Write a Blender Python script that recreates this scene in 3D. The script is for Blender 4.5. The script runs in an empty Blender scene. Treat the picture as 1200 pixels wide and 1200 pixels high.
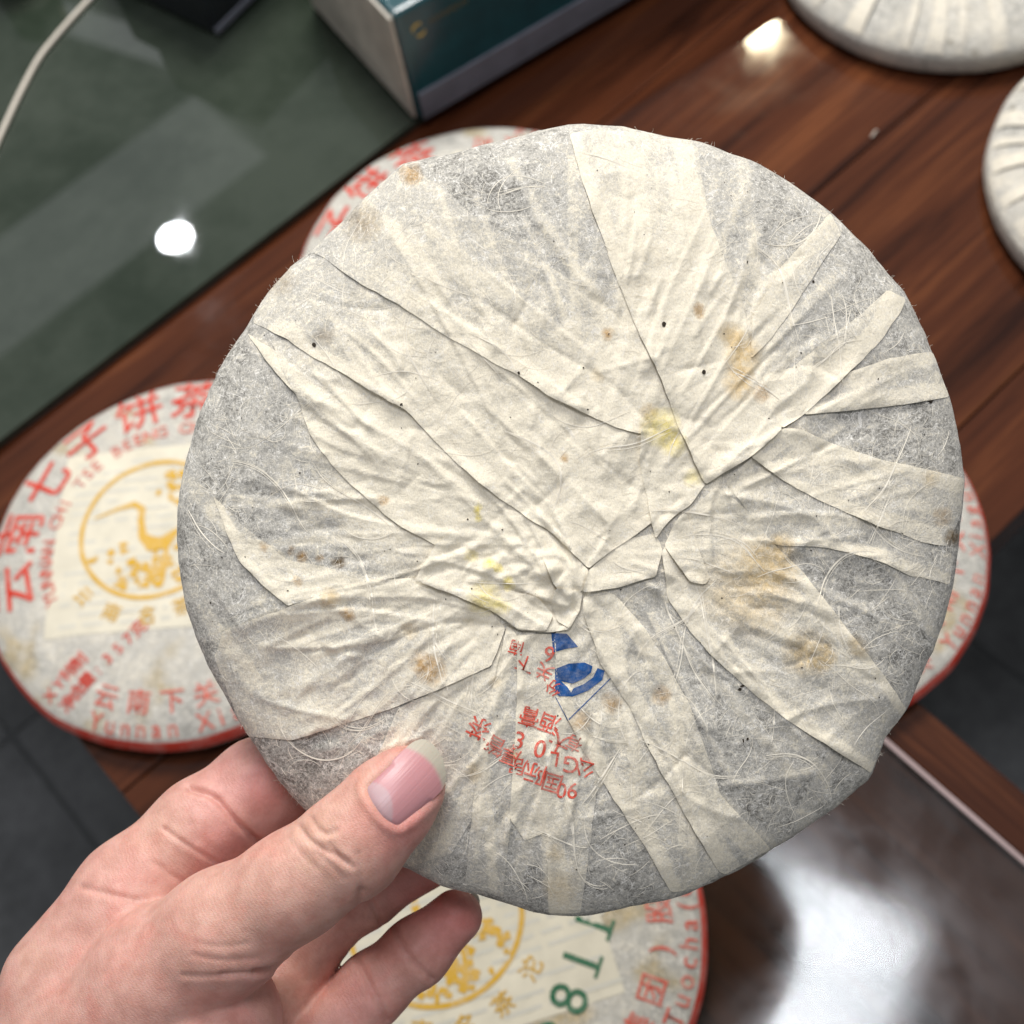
import bpy, bmesh, math, random
import numpy as np
from mathutils import Vector, Matrix
from mathutils.geometry import delaunay_2d_cdt

random.seed(7)
rng = np.random.default_rng(11)
sc = bpy.context.scene
COL = sc.collection

# ------------------------------------------------------------------ camera
F = 1600.0                                   # focal length in photo pixels (photo is 1200 px wide)
HC = 0.622                                   # camera height above the table top
nrm = np.array([0.116, 0.4555, 0.883]); nrm /= np.linalg.norm(nrm)      # nadir in camera axes (right, down, forward)
xw = np.array([4963.0, -4362.0, 1600.0]); xw -= nrm * xw.dot(nrm); xw /= np.linalg.norm(xw)
zw = -nrm
yw = np.cross(zw, xw)
C2W = np.stack([xw, yw, zw])                 # camera axes -> world
CAM = np.array([0.0, 0.0, HC])
cam_data = bpy.data.cameras.new('camera')
cam = bpy.data.objects.new('camera', cam_data); COL.objects.link(cam)
R = np.stack([C2W[:, 0], -C2W[:, 1], -C2W[:, 2]], axis=1)
M = np.eye(4); M[:3, :3] = R; M[:3, 3] = CAM
cam.matrix_world = Matrix(M.tolist())
cam_data.sensor_width = 36.0
cam_data.lens = 36.0 * F / 1200.0
cam_data.clip_start = 0.01; cam_data.clip_end = 50
DH = 0.348                                   # distance of the held cake
cam_data.dof.use_dof = True
cam_data.dof.focus_distance = DH - 0.012
cam_data.dof.aperture_fstop = 15.0
sc.camera = cam

def ray(px, py):
    return C2W @ np.array([(px - 600) / F, (py - 600) / F, 1.0])
def tab(px, py, z=0.0):
    d = ray(px, py); t = (z - HC) / d[2]
    return CAM + d * t
def project(p):
    c = C2W.T @ (np.asarray(p) - CAM)
    return 600 + F * c[0] / c[2], 600 + F * c[1] / c[2]

# ------------------------------------------------------------------ world and lamps
w = bpy.data.worlds.new('World'); sc.world = w; w.use_nodes = True
bg = w.node_tree.nodes['Background']
bg.inputs[0].default_value = (0.93, 0.96, 1.0, 1); bg.inputs[1].default_value = 0.25
def mirror(px, py, z, plane=0.0):
    h = tab(px, py, plane); d = ray(px, py)
    t = (z - plane) / -d[2]
    return np.array([h[0] + d[0] * t, h[1] + d[1] * t, z])
def area(name, loc, shape, sx, sy, watts, col, rz=0.0):
    l = bpy.data.lights.new(name, 'AREA'); l.shape = shape; l.size = sx
    if shape in ('RECTANGLE', 'ELLIPSE'): l.size_y = sy
    l.energy = watts; l.color = col
    o = bpy.data.objects.new(name, l); COL.objects.link(o)
    o.location = loc; o.rotation_euler = (0, 0, rz)
    return o
area('ceiling_panel_light', mirror(862, 1165, 2.0), 'RECTANGLE', 0.52, 0.52, 12, (0.93, 0.93, 1.0), 0.35)
area('ceiling_downlight', mirror(207, 282, 2.0), 'DISK', 0.08, 0, 5, (0.95, 0.98, 1.0))
area('ceiling_downlight', mirror(890, 30, 2.0), 'DISK', 0.08, 0, 6, (1.0, 0.86, 0.58))
area('ceiling_panel_light', mirror(640, 470, 2.0), 'RECTANGLE', 0.8, 0.8, 62, (1.0, 0.98, 0.95), 0.2)
area('mat_reflection_light', mirror(120, 262, 2.0), 'RECTANGLE', 0.85, 0.32, 0.6, (0.95, 0.98, 1.0), 0.0)  # dim area light added to give a pale band mirrored in the mat
area('mat_reflection_light', mirror(140, 45, 2.0), 'RECTANGLE', 0.10, 0.62, 0.18, (0.95, 0.98, 1.0), 0.35)  # added likewise, for a narrow pale band mirrored in the mat
sc.view_settings.view_transform = 'Standard'; sc.view_settings.look = 'None'
sc.view_settings.exposure = 0.15; sc.view_settings.gamma = 1.0

# ------------------------------------------------------------------ helpers
_T = rng.random((256, 256))
def vnoise(x, y, seed=0):
    x = np.asarray(x, float) + seed * 17.31; y = np.asarray(y, float) + seed * 9.77
    xi = np.floor(x).astype(int); yi = np.floor(y).astype(int)
    fx = x - xi; fy = y - yi
    fx = fx * fx * (3 - 2 * fx); fy = fy * fy * (3 - 2 * fy)
    a = _T[xi & 255, yi & 255]; b = _T[(xi + 1) & 255, yi & 255]
    c = _T[xi & 255, (yi + 1) & 255]; d = _T[(xi + 1) & 255, (yi + 1) & 255]
    return (a * (1 - fx) + b * fx) * (1 - fy) + (c * (1 - fx) + d * fx) * fy
def fbm(x, y, oct=4, seed=0):
    s = 0; a = .5
    for k in range(oct):
        s = s + a * vnoise(x * 2 ** k, y * 2 ** k, seed + k); a *= .5
    return s / (1 - .5 ** oct)
def polydist(X, Y, pts, closed=False):
    P = list(pts) + ([pts[0]] if closed else [])
    d = np.full(np.shape(X), 1e9)
    for (x0, y0), (x1, y1) in zip(P[:-1], P[1:]):
        dx, dy = x1 - x0, y1 - y0; L = dx * dx + dy * dy + 1e-9
        t = np.clip(((X - x0) * dx + (Y - y0) * dy) / L, 0, 1)
        d = np.minimum(d, (X - x0 - t * dx) ** 2 + (Y - y0 - t * dy) ** 2)
    return np.sqrt(d)
def inpoly(X, Y, pts):
    r = np.zeros(np.shape(X), bool); n = len(pts)
    for i in range(n):
        x0, y0 = pts[i]; x1, y1 = pts[(i + 1) % n]
        if y0 == y1: continue
        c = (Y > min(y0, y1)) & (Y <= max(y0, y1))
        r ^= c & (X < x0 + (Y - y0) * (x1 - x0) / (y1 - y0))
    return r
def chaikin(p, closed, n=1):
    for _ in range(n):
        q = []; m = len(p)
        rngi = range(m if closed else m - 1)
        if not closed: q.append(p[0])
        for i in rngi:
            a = p[i]; b = p[(i + 1) % m]
            q.append((a[0] * .8 + b[0] * .2, a[1] * .8 + b[1] * .2)); q.append((a[0] * .2 + b[0] * .8, a[1] * .2 + b[1] * .8))
        if not closed: q.append(p[-1])
        p = q
    return p
def densify(p, step, closed=True):
    out = []; m = len(p)
    for i in range(m if closed else m - 1):
        a = p[i]; b = p[(i + 1) % m]
        k = max(1, int(math.hypot(b[0] - a[0], b[1] - a[1]) / step))
        for j in range(k): out.append((a[0] + (b[0] - a[0]) * j / k, a[1] + (b[1] - a[1]) * j / k))
    if not closed: out.append(p[-1])
    return out
def fill2d(poly, step):
    """triangulate a polygon with interior points; returns (n,2) points and triangles"""
    b = densify(poly, step)
    xs = [p[0] for p in b]; ys = [p[1] for p in b]
    gx, gy = np.meshgrid(np.arange(min(xs), max(xs), step), np.arange(min(ys), max(ys), step * .87))
    gx = gx + (np.arange(gx.shape[0]) % 2)[:, None] * step * .5
    gx = gx.ravel(); gy = gy.ravel()
    k = inpoly(gx, gy, b); gx = gx[k]; gy = gy[k]
    k = polydist(gx, gy, poly, True) > step * .55; gx = gx[k]; gy = gy[k]
    V = [Vector(p) for p in b] + [Vector((x, y)) for x, y in zip(gx, gy)]
    n = len(b)
    r = delaunay_2d_cdt(V, [(i, (i + 1) % n) for i in range(n)], [list(range(n))], 1, 1e-6)
    return np.array([tuple(v) for v in r[0]]), [tuple(f) for f in r[2]]
def link(name, me, mat, parent=None):
    o = bpy.data.objects.new(name, me); COL.objects.link(o)
    if mat is not None and len(me.materials) == 0: me.materials.append(mat)
    if parent is not None: o.parent = parent
    return o
def mesh(name, V, Fc, mat, parent=None, smooth=True, up=None):
    me = bpy.data.meshes.new(name)
    me.from_pydata([tuple(map(float, v)) for v in V], [], [tuple(map(int, f)) for f in Fc])
    me.update()
    if up is not None:                       # make the sheet face the given local direction
        s = sum((p.normal.dot(up) * p.area for p in me.polygons))
        if s < 0: me.flip_normals()
    if smooth: me.polygons.foreach_set('use_smooth', [True] * len(me.polygons))
    return link(name, me, mat, parent)
def empty(name, loc=(0, 0, 0), rz=0):
    o = bpy.data.objects.new(name, None); COL.objects.link(o)
    o.location = loc; o.rotation_euler = (0, 0, rz); o.empty_display_size = .02
    return o
def tag(o, label, cat, group=None):
    o['label'] = label; o['category'] = cat
    if group: o['group'] = group
    return o
def fattr(me, name, vals):
    a = me.attributes.new(name, 'FLOAT', 'POINT'); a.data.foreach_set('value', np.asarray(vals, np.float32).ravel())
def cattr(me, name, vals):
    a = me.attributes.new(name, 'FLOAT_COLOR', 'POINT'); a.data.foreach_set('color', np.asarray(vals, np.float32).ravel())
def box(name, lo, hi, mat, parent=None, bev=0.0, seg=2):
    bm = bmesh.new(); bmesh.ops.create_cube(bm, size=1)
    for v in bm.verts: v.co = Vector([(lo[i] + hi[i]) / 2 + v.co[i] * (hi[i] - lo[i]) for i in range(3)])
    if bev: bmesh.ops.bevel(bm, geom=list(bm.edges), offset=bev, segments=seg, profile=.6, affect='EDGES')
    me = bpy.data.meshes.new(name); bm.to_mesh(me); bm.free()
    return link(name, me, mat, parent)

# ------------------------------------------------------------------ materials
class N:
    def __init__(s, name):
        s.m = bpy.data.materials.new(name); s.m.use_nodes = True
        s.t = s.m.node_tree; s.b = s.t.nodes['Principled BSDF']
    def n(s, typ, **kw):
        o = s.t.nodes.new(typ)
        for k, v in kw.items(): setattr(o, k, v)
        return o
    def l(s, a, b): s.t.links.new(a, b)
    def setin(s, node, key, v):
        if hasattr(v, 'is_linked') or isinstance(v, bpy.types.NodeSocket): s.l(v, node.inputs[key])
        else: node.inputs[key].default_value = v
    def math(s, op, a, b=0.0, c=None, clamp=False):
        o = s.n('ShaderNodeMath', operation=op); o.use_clamp = clamp
        s.setin(o, 0, a); s.setin(o, 1, b)
        if c is not None: s.setin(o, 2, c)
        return o.outputs[0]
    def mix(s, f, a, b, blend='MIX'):
        o = s.n('ShaderNodeMix', data_type='RGBA', blend_type=blend)
        s.setin(o, 0, f)
        for k, v in ((6, a), (7, b)):
            if isinstance(v, tuple) and len(v) == 3: v = v + (1,)
            s.setin(o, k, v)
        return o.outputs[2]
    def noise(s, co, scale, detail=3, rough=.55, dist=0.0, out=0):
        o = s.n('ShaderNodeTexNoise'); s.l(co, o.inputs['Vector'])
        o.inputs['Scale'].default_value = scale; o.inputs['Detail'].default_value = detail
        o.inputs['Roughness'].default_value = rough; o.inputs['Distortion'].default_value = dist
        return o.outputs[out]
    def step(s, v, a, b, lo=0.0, hi=1.0):
        o = s.n('ShaderNodeMapRange', interpolation_type='SMOOTHSTEP'); s.setin(o, 0, v)
        o.inputs[1].default_value = a; o.inputs[2].default_value = b; o.inputs[3].default_value = lo; o.inputs[4].default_value = hi
        return o.outputs[0]
    def coord(s, scale=(1, 1, 1), out='Object', loc=None):
        c = s.n('ShaderNodeTexCoord'); mp = s.n('ShaderNodeMapping'); s.l(c.outputs[out], mp.inputs[0])
        mp.inputs['Scale'].default_value = scale
        return mp.outputs[0]
    def bump(s, h, strength=.3, dist=.001):
        o = s.n('ShaderNodeBump'); o.inputs['Strength'].default_value = strength; o.inputs['Distance'].default_value = dist
        s.l(h, o.inputs['Height']); s.l(o.outputs[0], s.b.inputs['Normal']); return o

def paper_material(name, cream=(.84, .765, .605), grey=(.47, .45, .402), dark=(.19, .18, .158), spec=.15):
    m = N(name); co = m.coord((1000, 1000, 1000))          # millimetres
    cov = m.n('ShaderNodeAttribute', attribute_name='cov').outputs['Fac']
    n1 = m.noise(co, .16, 4, .6); n2 = m.noise(co, .9, 4, .7); n3 = m.noise(co, .055, 2)
    c = m.math('ADD', cov, m.math('MULTIPLY', m.math('SUBTRACT', n1, .5), .72))
    c = m.math('ADD', c, m.math('MULTIPLY', m.math('SUBTRACT', n2, .5), .8))
    sw1 = m.step(m.noise(co, .13, 3, .55, 4.5), .52, .72); sw2 = m.step(m.noise(co, .30, 3, .6, 5.0), .52, .70)   # swirling pulp clouds
    c = m.math('ADD', c, m.math('ADD', m.math('MULTIPLY', sw1, .30), m.math('MULTIPLY', sw2, .26)))
    c = m.math('SUBTRACT', c, .07)
    c = m.math('ADD', c, m.math('MULTIPLY', m.math('SUBTRACT', n3, .5), .35), clamp=True)
    g = m.mix(m.step(c, 0.0, .32), dark, grey)
    colr = m.mix(m.step(c, .22, .95), g, cream)
    # fine fibres: broken iso-lines of warped noise
    inv = m.math('SUBTRACT', 1.0, m.math('MULTIPLY', cov, .55))
    for sc_, wd, amt, off in ((.085, .011, .85, 0), (.14, .013, .8, 31), (.23, .022, .75, 67), (.4, .032, .6, 91), (.8, .05, .5, 123)):
        mp = m.n('ShaderNodeMapping'); m.l(co, mp.inputs[0]); mp.inputs['Location'].default_value = (off, off * .7, off * .3)
        nn = m.noise(mp.outputs[0], sc_, 2.0, .5, 2.2)
        ln = m.step(m.math('ABSOLUTE', m.math('SUBTRACT', nn, .5)), wd * .25, wd, 1.0, 0.0)
        mk = m.step(m.noise(mp.outputs[0], sc_ * 1.7, 2), .46, .6)
        f = m.math('MULTIPLY', m.math('MULTIPLY', ln, mk), m.math('MULTIPLY', inv, amt))
        colr = m.mix(f, colr, (.90, .87, .80))
    # fine felt grain
    fg = m.n('ShaderNodeMapping'); m.l(co, fg.inputs[0]); fg.inputs['Scale'].default_value = (1, .45, 1); fg.inputs['Rotation'].default_value = (0, 0, .6)
    gr = m.noise(fg.outputs[0], 3.2, 3, .75, .8)
    colr = m.mix(m.math('MULTIPLY', inv, .5), colr, m.mix(1.0, colr, m.mix(m.step(gr, .3, .7), (.42, .42, .43), (1.42, 1.41, 1.37)), 'MULTIPLY'))
    st = m.n('ShaderNodeAttribute', attribute_name='stain')
    sn = m.step(m.noise(co, .55, 4, .7), .28, .62)
    colr = m.mix(m.math('MULTIPLY', st.outputs['Alpha'], m.math('ADD', .35, m.math('MULTIPLY', sn, .65)), clamp=True), colr, m.mix(1.0, colr, st.outputs['Color'], 'MULTIPLY'))
    m.l(colr, m.b.inputs['Base Color'])
    m.b.inputs['Roughness'].default_value = .78
    m.b.inputs['Specular IOR Level'].default_value = spec
    m.b.inputs['Sheen Weight'].default_value = .08
    hh = m.math('ADD', m.math('MULTIPLY', gr, .35), m.math('MULTIPLY', n2, .8))
    hh = m.math('ADD', hh, m.math('MULTIPLY', n1, 1.5))
    m.bump(hh, .55, .0005)
    return m.m

def flat_material(name, col, rough=.7, var=.15, scale=.4, spec=.2, metallic=0.0, bump=0.0, alpha=None):
    m = N(name); co = m.coord((1000, 1000, 1000))
    n1 = m.noise(co, scale, 4, .65)
    m.l(m.mix(m.step(n1, .25, .75), tuple(c * (1 - var) for c in col), tuple(min(1, c * (1 + var)) for c in col)), m.b.inputs['Base Color'])
    m.b.inputs['Roughness'].default_value = rough; m.b.inputs['Specular IOR Level'].default_value = spec
    m.b.inputs['Metallic'].default_value = metallic
    if bump: m.bump(n1, bump, .0004)
    return m.m
def print_material(name, col, wear=.35, paper=(.62, .58, .5)):
    m = N(name); co = m.coord((1000, 1000, 1000))
    a = m.noise(co, .8, 4, .8); b = m.noise(co, .12, 3)
    f = m.math('MULTIPLY', m.step(m.math('ADD', m.math('MULTIPLY', a, .6), m.math('MULTIPLY', b, .4)), .42, .66), wear)
    m.l(m.mix(f, col, paper), m.b.inputs['Base Color'])
    m.b.inputs['Roughness'].default_value = .75; m.b.inputs['Specular IOR Level'].default_value = .12
    return m.m

def wood_material(name, rot=0.0, dark=(.018, .0058, .0032), mid=(.060, .0185, .0078), light=(.125, .042, .0155), rough=.075):
    m = N(name); c = m.n('ShaderNodeTexCoord'); oi = m.n('ShaderNodeObjectInfo')
    mp = m.n('ShaderNodeMapping'); m.l(c.outputs['Object'], mp.inputs[0])
    mp.inputs['Rotation'].default_value = (0, 0, rot)
    mp0 = mp; mp = m.n('ShaderNodeMapping'); m.l(mp0.outputs[0], mp.inputs[0]); mp.inputs['Scale'].default_value = (2.2, 30, 30)
    off = m.n('ShaderNodeVectorMath', operation='ADD'); m.l(mp.outputs[0], off.inputs[0])
    cb = m.n('ShaderNodeCombineXYZ'); m.l(m.math('MULTIPLY', oi.outputs['Random'], 40), cb.inputs[0]); m.l(m.math('MULTIPLY', oi.outputs['Random'], 97), cb.inputs[1])
    m.l(cb.outputs[0], off.inputs[1]); v = off.outputs[0]
    a = m.noise(v, 1.0, 5, .6, .8); b = m.noise(v, 3.4, 4, .65, .3)
    mp2 = m.n('ShaderNodeMapping'); m.l(v, mp2.inputs[0]); mp2.inputs['Scale'].default_value = (1, 5, 5)
    fine = m.noise(mp2.outputs[0], 2.2, 3, .7)
    g = m.math('ADD', m.math('MULTIPLY', a, .6), m.math('MULTIPLY', b, .4))
    col = m.mix(m.step(g, .34, .5), dark, mid); col = m.mix(m.step(g, .5, .68), col, light)
    col = m.mix(m.math('MULTIPLY', m.step(fine, .5, .68), .5), col, dark)
    col = m.mix(1.0, col, m.mix(oi.outputs['Random'], (.72, .70, .70), (1.25, 1.22, 1.2)), 'MULTIPLY')
    m.l(col, m.b.inputs['Base Color'])
    m.b.inputs['Roughness'].default_value = .5; m.b.inputs['Specular IOR Level'].default_value = 0.0
    m.b.inputs['Coat Weight'].default_value = .85
    co = m.coord((1000, 1000, 1000))
    sm = m.math('ADD', m.noise(co, .018, 5, .65, .6), m.math('MULTIPLY', m.noise(co, .15, 3), .15))
    m.l(m.step(sm, .42, .75, rough * .35, rough * 1.3), m.b.inputs['Coat Roughness'])
    return m.m

MAT = {}
MAT['paper'] = paper_material('held_paper')
MAT['paper_bg'] = paper_material('paper_white', cream=(.70, .64, .52), grey=(.41, .395, .355), dark=(.24, .235, .21))
MAT['wood_x'] = wood_material('lacquered_wood')
MAT['wood_y'] = wood_material('lacquered_wood_return', math.pi / 2, (.022, .007, .0045), (.065, .022, .011), (.13, .046, .02), .09)
MAT['red'] = print_material('red_print', (.58, .045, .025), .3)
MAT['red_soft'] = print_material('red_print_faded', (.60, .10, .065), .55)
MAT['green'] = print_material('green_print', (.012, .12, .055), .25)
MAT['gold'] = print_material('yellow_print', (.62, .36, .03), .4)
MAT['blue'] = print_material('blue_print', (.015, .085, .27), .25)
MAT['ticket'] = flat_material('ticket_paper', (.66, .61, .485), .8, .08, .06)
MAT['grey_print'] = print_material('grey_print', (.58, .56, .48), .7)

# ------------------------------------------------------------------ floor
m = N('floor_tile'); co = m.coord((1, 1, 1))
a = m.noise(co, 5, 6, .65); b = m.noise(co, 60, 4, .7)
m.l(m.mix(m.step(m.math('ADD', m.math('MULTIPLY', a, .7), m.math('MULTIPLY', b, .3)), .35, .7), (.06, .062, .063), (.15, .153, .155)), m.b.inputs['Base Color'])
m.b.inputs['Roughness'].default_value = .42; MAT['tile'] = m.m
MAT['grout'] = flat_material('grout', (.11, .115, .115), .8, .1, .05)
ZF = -0.74
fl = mesh('floor', [(-4, -3, ZF - .003), (4, -3, ZF - .003), (4, 5, ZF - .003), (-4, 5, ZF - .003)], [(0, 1, 2, 3)], MAT['grout'], smooth=False)
fl['kind'] = 'structure'
tile_me = None; T = .4
gp = tab(14, 862, ZF)                        # a joint crossing seen at the left edge
for i in range(-6, 7):
    for j in range(-6, 7):
        if tile_me is None:
            o = box('floor_tile', (.002, .002, -.012), (T - .002, T - .002, 0), MAT['tile'], None, .0015, 1); tile_me = o.data
        else: o = link('floor_tile', tile_me, None)
        o.location = (gp[0] + i * T, gp[1] + j * T, ZF); o.parent = fl

# ------------------------------------------------------------------ table
y_green = tab(172, 394)[1]
y_front = tab(1170, 628)[1]
x_left = tab(120, 902)[0]
x_right = tab(1140, 876)[0]
x_glass = tab(1120, 945)[0]
table = empty('wooden_table', (0, 0, ZF))
tag(table, 'reddish brown lacquered wooden tea table under the tea cakes', 'table')
def tpart(o): o.parent = table; o.matrix_parent_inverse = Matrix.Translation((0, 0, -ZF)); return o
TH = .03
y = y_front; k = 0
PW = [.052, .155, .13, .145, .16, .15, .14, .15]
for pw in PW:
    o = box('plank', (-.9, 0.0004, -TH), (.9, pw - .0004, 0), MAT['wood_x'], None, .0012, 2)
    o.location = (x_left + .9, y, 0); tpart(o); y += pw
y_far = y
o = box('apron', (x_left + .03, y_front + .012, -.11), (x_left + 1.77, y_front + .034, -TH - .001), MAT['wood_x'], None, .002); tpart(o)
# return towards the viewer, planks run the other way
x = x_left
ws = [.05]
ws.append((x_right - x_left) - sum(ws) - .024); ws.append(.024)
for i, pw in enumerate(ws):
    o = box('plank', (.0004, -.42, -TH), (pw - .0004, .42, 0), MAT['wood_y'], None, .0012, 2)
    o.location = (x, y_front - .4215, 0); tpart(o); x += pw
for lx, ly in ((x_left + .05, y_far - .08), (x_left + 1.7, y_far - .08), (x_left + 1.7, y_front + .06), (x_left + .05, y_front - .75), (x_right - .05, y_front - .75)):
    o = box('leg', (lx - .03, ly - .03, ZF), (lx + .03, ly + .03, -TH - .002), MAT['wood_x'], None, .003); tpart(o)

# clear glass sheet on the return
m = N('glass_sheet'); m.t.nodes.remove(m.b)          # thin pane: clear, with a smudged mirror on top
tr = m.n('ShaderNodeBsdfTransparent'); tr.inputs[0].default_value = (.93, .95, .94, 1)
gl = m.n('ShaderNodeBsdfGlossy'); fz = m.n('ShaderNodeFresnel'); fz.inputs[0].default_value = 1.5
co = m.coord((1000, 1000, 1000)); sm = m.math('ADD', m.noise(co, .016, 5, .62, .5), m.math('MULTIPLY', m.noise(co, .09, 3), .2))
m.l(m.step(sm, .38, .78, .07, .17), gl.inputs['Roughness'])
mx = m.n('ShaderNodeMixShader'); m.l(m.math('MULTIPLY', fz.outputs[0], .85, clamp=True), mx.inputs[0]); m.l(tr.outputs[0], mx.inputs[1]); m.l(gl.outputs[0], mx.inputs[2])
m.l(mx.outputs[0], m.t.nodes['Material Output'].inputs[0]); MAT['clear'] = m.m
MAT['glass_edge'] = flat_material('ground_glass_edge', (.30, .22, .21), .25, .1, .05, .5)
gs = empty('glass_sheet', (x_left + .2, y_front - .4, .0))
tag(gs, 'clear glass sheet lying on the table return, its ground edge showing', 'glass sheet')
GT = .0045
o = box('pane', (x_left + .012, y_front - .8, .0006), (x_glass - .0012, y_front - .006, GT), MAT['clear'], gs); o.matrix_parent_inverse = Matrix.Translation(gs.location).inverted()
o = box('ground_edge', (x_glass - .0011, y_front - .8, .0006), (x_glass + .0016, y_front - .006, GT), MAT['glass_edge'], gs, .0006); o.matrix_parent_inverse = Matrix.Translation(gs.location).inverted()

# green glass tray top
m = N('green_glass'); co = m.coord((1000, 1000, 1000))
n1 = m.noise(co, .006, 4, .6, .4); n2 = m.noise(co, .05, 4, .7)
m.l(m.mix(m.step(m.math('ADD', m.math('MULTIPLY', n1, .75), m.math('MULTIPLY', n2, .25)), .35, .65), (.019, .027, .018), (.042, .052, .039)), m.b.inputs['Base Color'])
m.b.inputs['Roughness'].default_value = .5; m.b.inputs['Specular IOR Level'].default_value = 0.0; m.b.inputs['Coat Weight'].default_value = 1.0
m.l(m.step(m.noise(co, .012, 4, .6), .45, .75, .015, .07), m.b.inputs['Coat Roughness']); MAT['green_glass'] = m.m
GZ = .006
o = box('green_glass_mat', (x_left + .006, y_green, .0005), (x_left + 1.5, y_far - .01, GZ), MAT['green_glass'], None, .0005, 2)
tag(o, 'dark green glossy glass mat covering the back of the table', 'glass mat')

# ------------------------------------------------------------------ glyphs
_G = {}
def glyph(ch, bold=0.0):
    if (ch, bold) in _G: return _G[(ch, bold)]
    c = bpy.data.curves.new('glyph', 'FONT'); c.body = ch; c.offset = bold; c.resolution_u = 3
    o = bpy.data.objects.new('glyph', c); COL.objects.link(o)
    dg = bpy.context.evaluated_depsgraph_get(); e = o.evaluated_get(dg); me = e.to_mesh()
    V = np.array([v.co[:2] for v in me.vertices]).reshape(-1, 2); Fc = [tuple(p.vertices) for p in me.polygons]
    e.to_mesh_clear(); bpy.data.objects.remove(o); bpy.data.curves.remove(c)
    if len(V): V = V - (V.max(0) + V.min(0)) / 2 * np.array([1, 0]) - np.array([0, .36])
    _G[(ch, bold)] = (V, Fc); return V, Fc
class Bag:
    def __init__(s): s.V = []; s.F = []
    def add(s, V, Fc, dz=0.0):
        n = len(s.V); s.V += [(v[0], v[1], dz) for v in V]; s.F += [tuple(i + n for i in f) for f in Fc]
    def put(s, ch, x, y, size, ang, bold=0.0, sx=1.0):
        """ang: direction of reading in degrees (y up)"""
        V, Fc = glyph(ch)
        if not len(V): return
        a = math.radians(ang); ca, sa = math.cos(a), math.sin(a)
        for k, (ox, oy) in enumerate([(0, 0)] if not bold else [(-1, 0), (1, 0), (0, 1), (0, -1)]):
            W = (V + np.array([ox, oy]) * bold) * size * np.array([sx, 1])
            s.add(np.stack([x + W[:, 0] * ca - W[:, 1] * sa, y + W[:, 0] * sa + W[:, 1] * ca], 1), Fc, k * .03)
    def poly(s, pts, step=None):
        if step:
            V, Fc = fill2d(pts, step); s.add(V, Fc)
        else:
            V = [Vector(p) for p in pts]; n = len(pts)
            r = delaunay_2d_cdt(V, [(i, (i + 1) % n) for i in range(n)], [list(range(n))], 1, 1e-7)
            s.add([tuple(v) for v in r[0]], [tuple(f) for f in r[2]])
    def ring(s, cx, cy, r, wd, n=96):
        V = []; 
        for i in range(n):
            a = 2 * math.pi * i / n
            V += [(cx + (r - wd / 2) * math.cos(a), cy + (r - wd / 2) * math.sin(a)), (cx + (r + wd / 2) * math.cos(a), cy + (r + wd / 2) * math.sin(a))]
        s.add(V, [(2 * i, 2 * i + 1, (2 * i + 3) % (2 * n), (2 * i + 2) % (2 * n)) for i in range(n)])
    def stroke(s, pts, wd):
        P = [np.array(p, float) for p in pts]; V = []
        for i, p in enumerate(P):
            t = P[min(i + 1, len(P) - 1)] - P[max(i - 1, 0)]; t /= np.linalg.norm(t) + 1e-9
            ww = wd[i] if isinstance(wd, (list, tuple)) else wd
            V += [p + np.array([-t[1], t[0]]) * ww / 2, p - np.array([-t[1], t[0]]) * ww / 2]
        s.add(V, [(2 * i, 2 * i + 1, 2 * i + 3, 2 * i + 2) for i in range(len(P) - 1)])

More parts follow.
